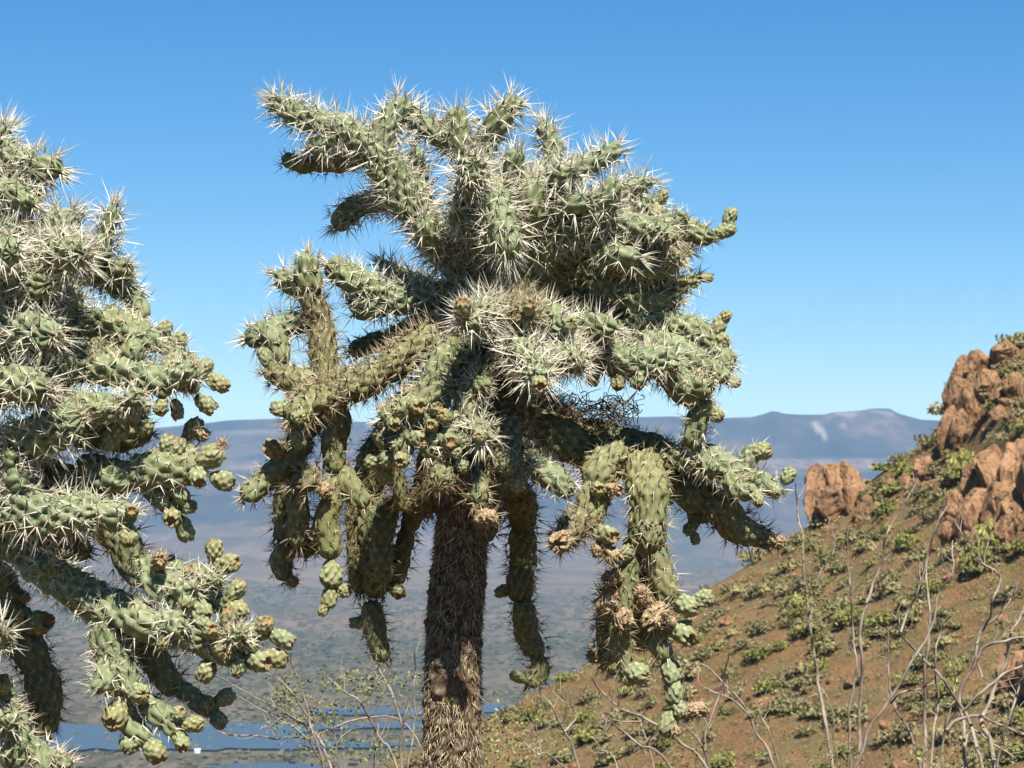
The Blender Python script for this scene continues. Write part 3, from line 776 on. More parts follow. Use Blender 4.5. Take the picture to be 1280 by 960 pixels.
def fruit_mesh(seed, dead=False):
    r = np.random.default_rng(seed)
    n, nt_ = 6 + seed % 3, 42
    # profile: base .. rim .. cup (some fruits are nearly closed)
    op = (0.62, 0.5, 0.35, 0.62, 0.25, 0.45)[seed % 6]
    zo = np.linspace(-1, 0.9, 26); ro = np.sqrt(np.maximum(0, 1 - np.abs((zo - 0.12) / 1.13) ** 2.4)); ro = ro * np.interp(zo, [-1, -.4, .3, .9], [.75, .92, 1.0, .95]); ro[0] = .02
    ro[-4:] = np.linspace(ro[-4], op + .08, 4)
    zs = np.concatenate([zo, [.93, .86, .74, .66, .64]]); rs = np.concatenate([ro, np.array([.92, .78, .6, .3, .02]) * op])
    no = len(zo) - 1
    Z = np.repeat(np.array(zs)[:, None], nt_, 1); Rr = np.repeat(np.array(rs)[:, None], nt_, 1)
    th = np.arange(nt_) / nt_ * 2 * math.pi; TH = np.repeat(th[None], len(zs), 0)
    u = TH / (2 * math.pi) * n; v = (Z + 1) / 0.36
    bf = np.zeros_like(u); ar = np.zeros_like(u)
    for dk in (-1, 0, 1, 2):
        k = np.floor(v) + dk; du = (u - .5 * (k % 2)); du = du - np.round(du); dv = v - k
        jt = 0.8 + 0.2 * np.sin(k * 12.9 + seed + np.round(u - .5 * (k % 2)) % n * 78.2)
        bf = np.maximum(bf, jt * np.sqrt(np.maximum(0, 1 - (du / .52) ** 2 - (dv / .80) ** 2)))
        ar = np.maximum(ar, np.clip(1.2 - np.hypot(du / .2, (dv - .1) / .3), 0, 1))
    row = np.arange(len(zs))[:, None]
    outer = (row <= no)
    amp = 0.42 if not dead else 0.3
    Rr = Rr * (1 + np.where(outer & (row > 0), (bf - .8) * amp, 0))
    jag = (0.12 if not dead else 0.25) * np.cos(TH * n + seed)
    Z = Z + np.where((row >= no - 1) & (row <= no + 2), jag * .6, 0)
    x, y = Rr * np.cos(TH), Rr * np.sin(TH)
    V = np.stack([x, y, Z], -1)
    V = V + (0.16 if not dead else 0.30) * np.stack([fbm(V * (1.6 if not dead else 2.6) + seed * 5 + q, 3) for q in (0, 30, 60)], -1)
    nq = len(zs)
    i = np.arange(nq - 1)[:, None] * nt_; j = np.arange(nt_)[None]; j2 = (j + 1) % nt_
    Fc = np.stack([i + j, i + j2, i + nt_ + j2, i + nt_ + j], -1).reshape(-1, 4)
    cup = np.where(row >= no + 2, 1.0, np.where(row >= no - 1, 0.45, 0.0)) + 0 * TH
    Vv = V.reshape(-1, 3)
    if not dead:
        return mesh('fruit', Vv, Fc, True, {'cup': cup, 'areole': np.where(outer, ar * .8, 0)}, [FRUIT])
    Ft = np.concatenate([Fc[:, [0, 1, 2]], Fc[:, [0, 2, 3]]])
    ids = r.integers(nt_ * 3, nt_ * (no + 1), 70)
    P0 = Vv[ids]; D0 = norm(norm(P0) + r.normal(0, .5, (70, 3)))
    sm = spine_mesh('tmp', P0, D0, r.uniform(.5, 1.5, 70), np.full(70, .05), r.uniform(.15, .7, 70))
    SV = np.empty(len(sm.vertices) * 3, dtype=np.float32); sm.vertices.foreach_get('co', SV)
    SI = np.empty(len(sm.loops), dtype=np.int32); sm.loops.foreach_get('vertex_index', SI)
    TT = np.empty(len(sm.vertices), dtype=np.float32); sm.attributes['tint'].data.foreach_get('value', TT)
    bpy.data.meshes.remove(sm)
    AF = np.concatenate([Ft, SI.reshape(-1, 3) + len(Vv)])
    return mesh('dried_fruit', np.concatenate([Vv, SV.reshape(-1, 3)]), AF, True, {'tint': np.concatenate([np.zeros(len(Vv)), TT])}, [DEAD, SPINE], np.concatenate([np.zeros(len(Ft)), np.ones(len(SI) // 3)]))
FRUITS = [fruit_mesh(s) for s in range(6)]
DEADS = [fruit_mesh(20 + s, True) for s in range(5)]

def trunk(c, pts, R, dens=17):
    Rw = [r * c.U for r in R]
    tb = Tube([c.pt(*p) for p in pts], Rw, neck=1.0, wobk=0.4)
    nt_ = 72; q = np.linspace(0, tb.L, int(tb.L / (3.2 * c.U)))
    th = np.arange(nt_) / nt_ * 2 * math.pi
    Q, TH = np.meshgrid(q, th, indexing='ij')
    rm = float(np.mean(Rw)); n = 9; hs = 2 * math.pi * rm / n * 0.8
    u = TH / (2 * math.pi) * n; v = Q / hs
    bf = np.zeros_like(u); are = np.zeros_like(u)
    for dk in (-1, 0, 1, 2):
        k = np.floor(v) + dk; jit = 0.28 * np.sin(k * 12.9898 + np.round(u) * 78.2)
        du = u - .5 * (k % 2) + jit * 0.5; du = du - np.round(du); dv = v - k + jit
        bf = np.maximum(bf, np.sqrt(np.maximum(0, 1 - (du / .33) ** 2 - (dv / .33) ** 2)))
        are = np.maximum(are, np.clip(3 * (1.1 - np.hypot(du / .2, dv / .2)), 0, 1))
    PP = tb.surf(Q, TH, np.zeros_like(Q))[0]
    rough = fbm(PP / (9 * c.U), 4) * 0.16 * rm + fbm(PP / (40 * c.U) + 7, 2) * 0.12 * rm
    P, O, T = tb.surf(Q, TH, bf * 0.11 * rm + rough)
    V = P.reshape(-1, 3)
    i = np.arange(len(q) - 1)[:, None] * nt_; j = np.arange(nt_)[None]; j2 = (j + 1) % nt_
    Fc = np.stack([i + j, i + j2, i + nt_ + j2, i + nt_ + j], -1).reshape(-1, 4)
    o = obj('trunk', mesh('trunk', V, Fc, True, {'areole': are.ravel() * 0.9}, [BARK]), c.root)
    n_s = int(tb.L / c.U * dens)
    qa = rng.uniform(0, tb.L, n_s); ta = rng.uniform(0, 6.283, n_s)
    P, O, T = tb.surf(qa, ta, np.full(n_s, 0.02 * rm))
    B = np.cross(O, T)
    flat = rng.random(n_s) < 0.84
    sg = rng.normal(0, .55, n_s)
    lay = norm(-T * np.cos(sg)[:, None] + B * np.sin(sg)[:, None]) 
    up = np.where(flat, rng.uniform(0.08, 0.45, n_s), rng.uniform(0.7, 3.0, n_s))
    D = norm(lay + O * up[:, None])
    Ln = np.where(flat, rng.uniform(8, 17, n_s), rng.uniform(7, 15, n_s)) * c.U
    W = rng.uniform(0.45, 0.85, n_s) * c.U
    tint = np.where(flat, 0.14 + 0.66 * rng.random(n_s), rng.uniform(0.02, 0.3, n_s))
    obj('spines', spine_mesh('spines', P, D, Ln, W, tint), o, kind='stuff')
    return o

# ---- the main cactus -------------------------------------------------------
M = Cactus('cholla_cactus', 'tall cholla cactus with a bare spiny trunk and drooping fruit chains, standing free', 3.5, (566, 960))
gz = M.base[2]
yb = 960
while at(566, yb, 3.5)[2] > gz - 0.08: yb += 20
trunk(M, [(560, yb, 0), (562, (yb + 960) / 2, 0), (566, 960, 0), (567, 820, 0), (573, 700, 0), (583, 610, 0), (596, 520, 4), (606, 440, 8), (612, 370, 10)], [38, 34, 33, 32, 31, 30, 28, 26, 22])
J = M.joint
def many(c, rows):
    for r in rows: c.joint(*r[:3], **(r[3] if len(r) > 3 else {}))
many(M, [
    # crown top, left
    ([(612, 380, 5), (565, 318, -20), (515, 258, -35), (478, 205, -40), (464, 180, -40)], [26, 26, 25, 23, 20], 'S'),
    ([(466, 188, -40), (425, 163, -45), (380, 146, -50), (340, 124, -55)], [20, 19, 17, 13], 'S'),
    ([(462, 192, -25), (425, 204, -10), (388, 206, -8), (352, 199, -8)], [14, 14, 13, 10], 'O'),
    ([(500, 245, -10), (462, 256, 25), (436, 266, 35), (418, 284, 38)], [15, 16, 16, 12], 'G', dict(age=.4)),
    ([(470, 190, -35), (486, 160, -30), (508, 122, -25)], [17, 18, 14], 'S'),
    ([(596, 205, -20), (560, 178, -15), (528, 156, -12), (498, 138, -12)], [16, 16, 16, 15], 'S'),
    ([(580, 190, -25), (574, 165, -28), (570, 134, -30)], [14, 15, 13], 'S'),
    ([(530, 262, 40), (522, 220, 45), (518, 184, 45)], [14, 14, 11], 'S'),
    ([(598, 190, -10), (618, 158, -20), (648, 122, -25)], [16, 17, 13], 'S'),
    ([(606, 330, -20), (585, 265, -80), (588, 215, -150), (592, 203, -170)], [24, 22, 20, 16], 'S'),
    ([(600, 320, -10), (605, 240, -20), (598, 190, -20)], [24, 22, 18], 'S'),
    ([(605, 300, -30), (585, 280, -90), (570, 264, -130)], [18, 17, 14], 'G'),
    ([(606, 222, -30), (616, 248, -110), (628, 290, -130), (634, 322, -135)], [20, 23, 25, 18], 'S'),
    ([(560, 330, -30), (542, 300, -60), (530, 272, -80)], [17, 17, 14], 'G'),
    # crown top, middle and right
    ([(615, 350, 0), (640, 290, -20), (655, 240, -30), (660, 212, -30)], [24, 23, 20, 16], 'S'),
    ([(640, 300, -60), (664, 262, -90), (668, 224, -95)], [17, 18, 14], 'G'),
    ([(655, 260, -30), (640, 212, -70), (648, 190, -85)], [15, 15, 12], 'S'),
    ([(662, 240, 10), (690, 200, 15), (678, 152, 15)], [15, 14, 11], 'S'),
    ([(640, 270, -30), (685, 235, -70), (716, 212, -110)], [18, 18, 15], 'S'),
    ([(690, 235, -40), (735, 205, -50), (777, 184, -55)], [15, 15, 12], 'S'),
    ([(620, 360, 0), (675, 305, -50), (725, 282, -80), (768, 258, -95)], [24, 23, 22, 19], 'G'),
    ([(742, 280, -90), (760, 248, -110), (772, 224, -118)], [16, 15, 11], 'G'),
    ([(720, 262, -30), (770, 240, -40), (814, 228, -45)], [14, 14, 11], 'S'),
    ([(700, 290, -30), (745, 262, -35), (800, 255, -40), (826, 258, -42)], [16, 16, 13, 11], 'G'),
    ([(640, 350, 20), (720, 312, 5), (800, 303, -10), (858, 292, -20), (890, 297, -22)], [22, 21, 17, 15, 11], 'g'),
    ([(780, 310, -20), (812, 328, -30), (840, 322, -35)], [15, 15, 12], 'g'),
    ([(640, 360, 30), (715, 338, 20), (770, 340, 5), (825, 360, 0), (874, 347, 0)], [24, 23, 20, 18, 9], 'g'),
    ([(795, 330, -10), (835, 305, -20), (862, 312, -22)], [14, 13, 10], 'g'),
    ([(640, 352, 40), (700, 368, 70), (760, 392, 80), (800, 405, 60)], [24, 24, 23, 20], 'B', dict(age=.6)),
    ([(785, 398, 10), (830, 405, -10), (875, 420, -20), (896, 430, -20)], [20, 20, 17, 12], 'g'),
    ([(620, 420, -10), (690, 432, -70), (770, 450, -90), (845, 452, -90)], [23, 23, 22, 16], 'G'),
    ([(800, 445, -60), (840, 470, -70), (880, 498, -70)], [21, 23, 19], 'g'),
    ([(850, 462, -60), (880, 470, -60), (898, 474, -60)], [15, 14, 11], 'g'),
    ([(884, 500, -70), (872, 530, -70), (861, 558, -65)], [15, 15, 11], 'g'),
    ([(700, 432, -60), (728, 428, -100), (758, 432, -110)], [22, 24, 22], 'O', dict(age=.5)),
    # front, pointing out towards the viewer
    ([(612, 385, -20), (640, 376, -90), (655, 392, -150), (660, 392, -185)], [28, 26, 20, 13], 'B', dict(age=.45)),
    ([(615, 400, -30), (625, 388, -110), (600, 395, -180), (578, 398, -225)], [26, 25, 19, 14], 'S'),
    ([(618, 410, -30), (640, 420, -120), (662, 452, -210), (674, 474, -250)], [25, 25, 19, 14], 'S'),
    ([(640, 390, -60), (680, 395, -120), (706, 415, -165)], [22, 20, 14], 'G'),
    ([(660, 430, -60), (700, 445, -150), (724, 452, -210)], [22, 21, 16], 'S'),
    # left middle
    ([(608, 390, 10), (560, 370, 0), (510, 372, -10), (465, 380, -15), (440, 374, -15)], [22, 21, 21, 21, 17], 'G'),
    ([(482, 370, -20), (448, 350, -22), (410, 332, -25)], [19, 19, 14], 'G'),
    ([(540, 360, 40), (500, 345, 70), (476, 328, 95)], [13, 12, 8], 'S'),
    ([(408, 478, -30), (404, 430, -25), (392, 380, -25), (386, 350, -25)], [17, 18, 16, 14], 'B', dict(age=.7)),
    ([(388, 362, -28), (384, 340, -32), (385, 316, -34)], [17, 18, 14], 'g'),
    ([(385, 366, -10), (366, 352, -12), (344, 343, -14)], [14, 15, 12], 'G'),
    ([(394, 396, -5), (350, 408, -10), (308, 424, -14)], [15, 17, 13], 'G'),
    ([(334, 408, -30), (344, 430, -36), (352, 456, -36)], [14, 15, 12], 'g'),
    ([(598, 410, 0), (545, 425, -40), (495, 452, -60), (450, 478, -65), (398, 492, -60)], [24, 23, 23, 22, 20], 'B', dict(age=.62)),
    ([(415, 488, -45), (370, 478, -45), (332, 458, -42)], [17, 18, 13], 'B', dict(age=.5)),
    ([(410, 490, -75), (385, 505, -95), (362, 528, -110)], [19, 20, 15], 'B', dict(age=.4)),
    ([(600, 400, 50), (540, 405, 90), (480, 425, 100), (436, 440, 105)], [20, 17, 15, 12], 'K'),
    ([(418, 500, -40), (421, 545, -35), (418, 594, -32)], [17, 18, 15], 'O', dict(spk=.6)),
    ([(418, 596, -35), (412, 640, -35), (413, 698, -33)], [13, 17, 14], 'O', dict(spk=.5)),
    ([(395, 515, -30), (368, 560, 30), (358, 620, 45), (356, 680, 45)], [18, 17, 18, 15], 'K'),
    ([(376, 600, -20), (372, 640, -25), (373, 684, -22)], [13, 15, 12], 'O'),
    ([(355, 676, 36), (353, 700, 34), (358, 726, 34)], [14, 16, 11], 'O', dict(age=.75)),
    ([(382, 550, -30), (345, 588, -35), (304, 624, -40)], [15, 18, 16], 'O', dict(age=.35)),
    ([(408, 640, 10), (398, 670, 50), (374, 694, 60)], [13, 15, 12], 'K'),
    ([(398, 590, -45), (384, 598, -60), (366, 606, -70)], [13, 17, 14], 'B', dict(age=.9)),
    ([(424, 588, -30), (440, 605, -34), (456, 634, -35)], [13, 15, 12], 'O'),
    ([(560, 470, 40), (492, 530, 110), (466, 600, 140), (468, 680, 145), (470, 745, 145)], [24, 23, 22, 24, 19], 'K'),
    ([(488, 620, 110), (478, 680, 105), (480, 730, 102)], [14, 17, 13], 'O', dict(spk=.6)),
    ([(450, 600, 135), (443, 680, 145), (450, 742, 148)], [12, 13, 11], 'K'),
    ([(545, 540, 90), (520, 640, 135), (494, 728, 140)], [16, 15, 11], 'K'),
    ([(464, 752, 145), (468, 790, 148), (481, 828, 148)], [13, 16, 12], 'K'),
    ([(486, 560, 0), (497, 600, 10), (505, 632, 15), (515, 622, 20)], [10, 10, 10, 9], 'K'),
    # bright pair in front of the trunk top
    ([(600, 440, -60), (562, 448, -120), (536, 490, -150), (512, 530, -160)], [20, 21, 21, 16], 'g', dict(age=.25)),
    ([(604, 450, -60), (592, 470, -130), (586, 505, -155), (582, 545, -160)], [19, 20, 19, 15], 'g', dict(age=.2)),
    ([(532, 508, -150), (540, 540, -165), (535, 572, -168)], [14, 14, 11], 'g'),
    ([(575, 520, -155), (562, 548, -170), (566, 575, -178)], [14, 14, 11], 'g'),
    ([(585, 525, -160), (600, 540, -185), (602, 552, -200)], [13, 14, 12], 'S'),
    ([(520, 515, -150), (508, 548, -160), (505, 574, -160)], [13, 13, 10], 'g'),
    ([(516, 520, -155), (492, 516, -165), (478, 528, -168)], [13, 13, 10], 'g'),
    # dark inner stems round the trunk
    ([(590, 540, 10), (556, 580, 40), (536, 640, 50)], [26, 26, 16], 'K'),
    ([(600, 520, -20), (570, 560, -120), (548, 606, -190)], [25, 24, 16], 'K'),
    ([(600, 560, 0), (612, 610, 25), (602, 680, 30)], [24, 24, 15], 'K'),
    ([(605, 500, -20), (632, 545, -120), (630, 590, -170)], [23, 22, 15], 'K'),
    ([(606, 470, -10), (640, 510, -40), (655, 550, -50)], [23, 22, 16], 'B'),
    ([(640, 470, 20), (652, 500, 10), (652, 545, 0)], [14, 14, 11], 'O'),
    ([(595, 560, -60), (598, 595, -150), (596, 630, -180)], [13, 16, 12], 'O', dict(spk=1.4)),
    # right lower arm
    ([(600, 520, 10), (680, 545, 0), (760, 568, -10), (848, 578, -20)], [30, 30, 29, 24], 'K', dict(age=.45)),
    ([(640, 515, 30), (720, 535, 45), (790, 548, 40), (830, 556, 30)], [16, 15, 14, 12], 'O'),
    ([(640, 545, -60), (678, 590, -130), (716, 616, -150)], [15, 18, 15], 'g', dict(age=.35)),
    ([(625, 560, 60), (652, 640, 150), (650, 700, 160), (652, 750, 160)], [20, 20, 19, 15], 'K'),
    ([(652, 748, 160), (658, 785, 162), (674, 822, 162)], [13, 17, 14], 'K'),
    ([(674, 820, 160), (672, 842, 160), (660, 858, 158)], [11, 12, 12], 'K'),
    ([(838, 570, -35), (890, 578, -50), (940, 598, -55)], [18, 20, 16], 'g'),
    ([(936, 598, -55), (956, 604, -57), (976, 612, -58)], [12, 14, 11], 'g'),
    ([(925, 585, -50), (935, 572, -52), (946, 560, -54)], [10, 13, 10], 'g', dict(spk=.3)),
    ([(905, 596, -70), (925, 610, -76), (946, 616, -78)], [12, 14, 11], 'g'),
    ([(826, 580, 5), (880, 625, -8), (925, 658, -12), (968, 680, -10)], [27, 26, 21, 11], 'K'),
    ([(862, 610, 10), (866, 636, 6), (872, 656, 4)], [9, 11, 9], 'g', dict(spk=.3)),
    ([(805, 568, -50), (806, 620, -75), (812, 692, -85)], [25, 29, 22], 'O', dict(age=.45)),
    ([(775, 560, -45), (748, 600, -70), (732, 660, -80)], [19, 23, 20], 'O', dict(age=.45)),
    ([(738, 650, -80), (718, 660, -100), (704, 676, -112)], [17, 20, 17], 'B', dict(age=.75)),
    ([(818, 680, -70), (826, 715, -70), (842, 752, -68)], [16, 19, 15], 'O', dict(age=.3, spk=.6)),
    ([(792, 672, -70), (786, 710, -72), (780, 768, -70)], [13, 14, 12], 'O', dict(spk=.4)),
    ([(775, 715, -40), (762, 775, 10), (756, 832, 15)], [15, 19, 13], 'K'),
    ([(778, 765, -66), (776, 800, -64), (788, 858, -62)], [12, 14, 12], 'O', dict(age=.6)),
    ([(812, 690, -40), (806, 760, 0), (800, 806, 10)], [14, 18, 13], 'K'),
    ([(826, 780, -50), (822, 805, -50), (832, 826, -50)], [11, 14, 11], 'O', dict(spk=.5)),
    ([(760, 275, -50), (806, 286, -60), (846, 272, -62)], [15, 15, 11], 'g'),
    ([(770, 330, -10), (812, 338, -30), (852, 330, -34)], [15, 14, 10], 'g'),
    ([(740, 350, 10), (800, 376, -10), (852, 374, -16)], [18, 17, 11], 'g'),
    ([(800, 425, -40), (850, 440, -55), (884, 458, -58)], [17, 17, 13], 'g'),
    ([(720, 390, 30), (780, 420, 10), (830, 436, 5)], [18, 18, 13], 'g'),
    ([(745, 300, -60), (775, 320, -90), (800, 322, -100)], [16, 16, 12], 'G'),
    ([(680, 260, -60), (712, 258, -100), (738, 248, -115)], [15, 15, 12], 'S'),
    ([(425, 168, -48), (402, 180, -52), (386, 188, -52)], [12, 13, 10], 'S'),
    ([(700, 410, -80), (740, 405, -120), (770, 412, -135)], [16, 16, 12], 'G'),
    # crown behind
    ([(612, 370, 30), (650, 320, 110), (720, 285, 170)], [22, 22, 15], 'S'),
    ([(612, 380, 30), (590, 320, 110), (560, 290, 170)], [22, 22, 15], 'S'),
    ([(612, 400, 30), (660, 410, 130), (730, 420, 200)], [22, 22, 15], 'G'),
    ([(606, 440, 30), (560, 470, 120), (540, 520, 190)], [22, 22, 15], 'K'),
    ([(606, 450, 30), (660, 490, 120), (720, 540, 190)], [24, 24, 15], 'K'),
    ([(612, 360, 20), (630, 300, 70), (610, 245, 100)], [22, 21, 15], 'S'),
])
M.side_joints(190, 5, 20, 34, 'g')
f = M.fruit
for a in [
    # right ends
    (897, 293, -24, 11, (1, 0, 0)), (907, 288, -26, 11, (1, -.3, 0)), (912, 272, -27, 9, (.3, -1, 0)), (876, 347, 0, 8, (1, -.2, 0)), (820, 262, -46, 12, (.4, .6, -.6)), (828, 246, -46, 9, (.8, -.6, 0)),
    (897, 410, -24, 10, (.3, -1, 0)), (906, 397, -26, 8, (.3, -1, 0)), (898, 428, -24, 10, (.6, .3, -.7)), (909, 446, -24, 9, (1, .4, 0)), (888, 440, -22, 10, (.2, .8, -.3)),
    (918, 477, -60, 9, (1, 0, 0)), (893, 518, -74, 12, (.6, .7, -.3)), (840, 455, -100, 9, (.5, .3, -.8)), (772, 478, -100, 10, (0, 1, -.3)), (798, 470, -95, 12, (0, 1, -.4)),
    (986, 594, -58, 11, (.7, -.7, 0)), (945, 562, -54, 12, (.4, -1, 0)), (946, 618, -80, 10, (.6, .6, -.4)), (968, 612, -70, 10, (.6, .5, 0)),
    (866, 658, 4, 9, (.1, 1, 0)), (869, 674, 4, 7, (0, 1, 0)), (876, 648, 2, 8, (.7, .5, 0)),
    # front cups
    (578, 388, -232, 12, (-.1, -.2, -1)), (661, 388, -192, 11, (0, -.2, -1)), (710, 408, -172, 12, (.2, -.1, -1)), (674, 478, -258, 12, (.1, .3, -1)),
    # left cluster
    (519, 507, -178, 12, (0, .2, -1)), (497, 513, -175, 11, (-.4, .3, -.8)), (489, 526, -172, 11, (-.6, .4, -.5)), (540, 532, -180, 9, (0, .2, -1)), (556, 520, -178, 11, (.2, .5, -.8)), (600, 548, -205, 9, (.3, .1, -1)),
    (563, 552, -185, 11, (0, .7, -.7)), (580, 552, -180, 11, (.2, .6, -.7)), (482, 574, -150, 12, (0, .1, -1)), (503, 574, -168, 12, (0, .1, -1)), (464, 577, -140, 11, (-1, .1, -.3)), (488, 602, -120, 11, (-.2, .8, -.6)),
    (578, 582, -180, 11, (0, 1, -.2)), (497, 555, -165, 10, (-.2, .4, -.8)), (570, 566, -185, 9, (0, .6, -.8)), (545, 512, -172, 10, (0, .3, -1)), (520, 548, -172, 11, (0, .6, -.7)), (478, 548, -150, 11, (-.5, .5, -.6)),
    (373, 522, -122, 11, (0, .2, -1)), (374, 550, -100, 11, (.1, .8, -.5)), (352, 512, -100, 12, (-.7, -.5, -.3)), (338, 555, -60, 13, (-.8, .6, -.2)), (332, 450, -44, 9, (-.8, -.4, -.2)),
    # chains on the left
    (414, 718, -34, 16, (0, 1, 0)), (412, 746, -34, 10, (0, 1, 0)), (403, 766, -34, 8, (-.4, 1, 0)), (431, 738, -32, 10, (.5, .7, 0)), (496, 736, 135, 11, (.6, .6, 0)), (450, 778, 146, 8, (-1, .2, 0)),
    # chains on the right
    (856, 756, -70, 15, (.3, .6, -.7)), (880, 748, -70, 13, (1, -.1, 0)), (850, 788, -66, 13, (0, 1, 0)), (838, 838, -50, 14, (.2, 1, 0)), (844, 872, -50, 16, (0, 1, 0)), (853, 898, -54, 11, (.4, .5, -.6)), (836, 903, -48, 15, (0, 1, -.2)),
    (788, 842, -64, 16, (.2, 1, 0)), (747, 612, -92, 10, (.1, .4, -.9)), (756, 668, -100, 15, (.2, .6, -.7)), (648, 608, -150, 11, (-.2, .2, -1)), (630, 739, 158, 8, (-1, .1, 0)), (648, 846, 156, 8, (-1, -.3, 0)), (787, 690, -78, 12, (0, 1, 0)),
    (680, 512, -60, 8, (0, .2, -1)), (622, 505, -60, 8, (0, .4, -1)), (742, 470, -90, 11, (0, 1, -.3)), (640, 590, -70, 10, (.3, 1, -.2)),
]: f(*a)
for a in [(500, 486, -120, 11, (0, .5, -1), 'd'), (490, 505, -140, 11, (-.5, .5, -.6), 'd'), (478, 512, -130, 10, (-.7, .4, -.4), 'd'), (405, 612, -60, 14, (0, 1, -.3), 'd'), (360, 726, 32, 12, (0, 1, -.3), 'd'), (600, 652, -182, 9, (-.3, 1, -.4), 'd'), (608, 646, -184, 14, (0, 1, -.5), 'd'),
          (744, 694, -95, 13, (-.1, 1, -.5), 'd'), (762, 692, -100, 14, (0, .8, -.6), 'd'), (764, 722, -85, 14, (0, 1, -.5), 'd'), (766, 748, -70, 18, (-.3, 1, -.3), 'd'), (816, 772, -78, 20, (.2, .9, -.5), 'd'), (808, 750, -70, 17, (0, .6, -.8), 'd'), (780, 772, -84, 15, (0, 1, -.5), 'd'),
          (748, 818, 12, 11, (-.4, 1, 0), 'd'), (868, 797, -66, 8, (1, .3, 0), 'd'), (858, 780, -66, 8, (.5, .6, 0), 'd'), (872, 888, -54, 12, (.8, .2, -.4), 'd'), (842, 912, -56, 11, (.2, 1, -.3), 'd'), (770, 612, -95, 13, (.1, .3, -1), 'd'), (966, 678, -12, 11, (1, .4, 0), 'd'),
          (704, 676, -116, 19, (-.5, .6, -.5), 'd'), (902, 432, -28, 9, (.6, .4, -.6), 'd'), (800, 740, -72, 14, (.1, .7, -.6), 'd'), (838, 776, -75, 9, (.3, .8, -.4), 'd')]: f(*a)

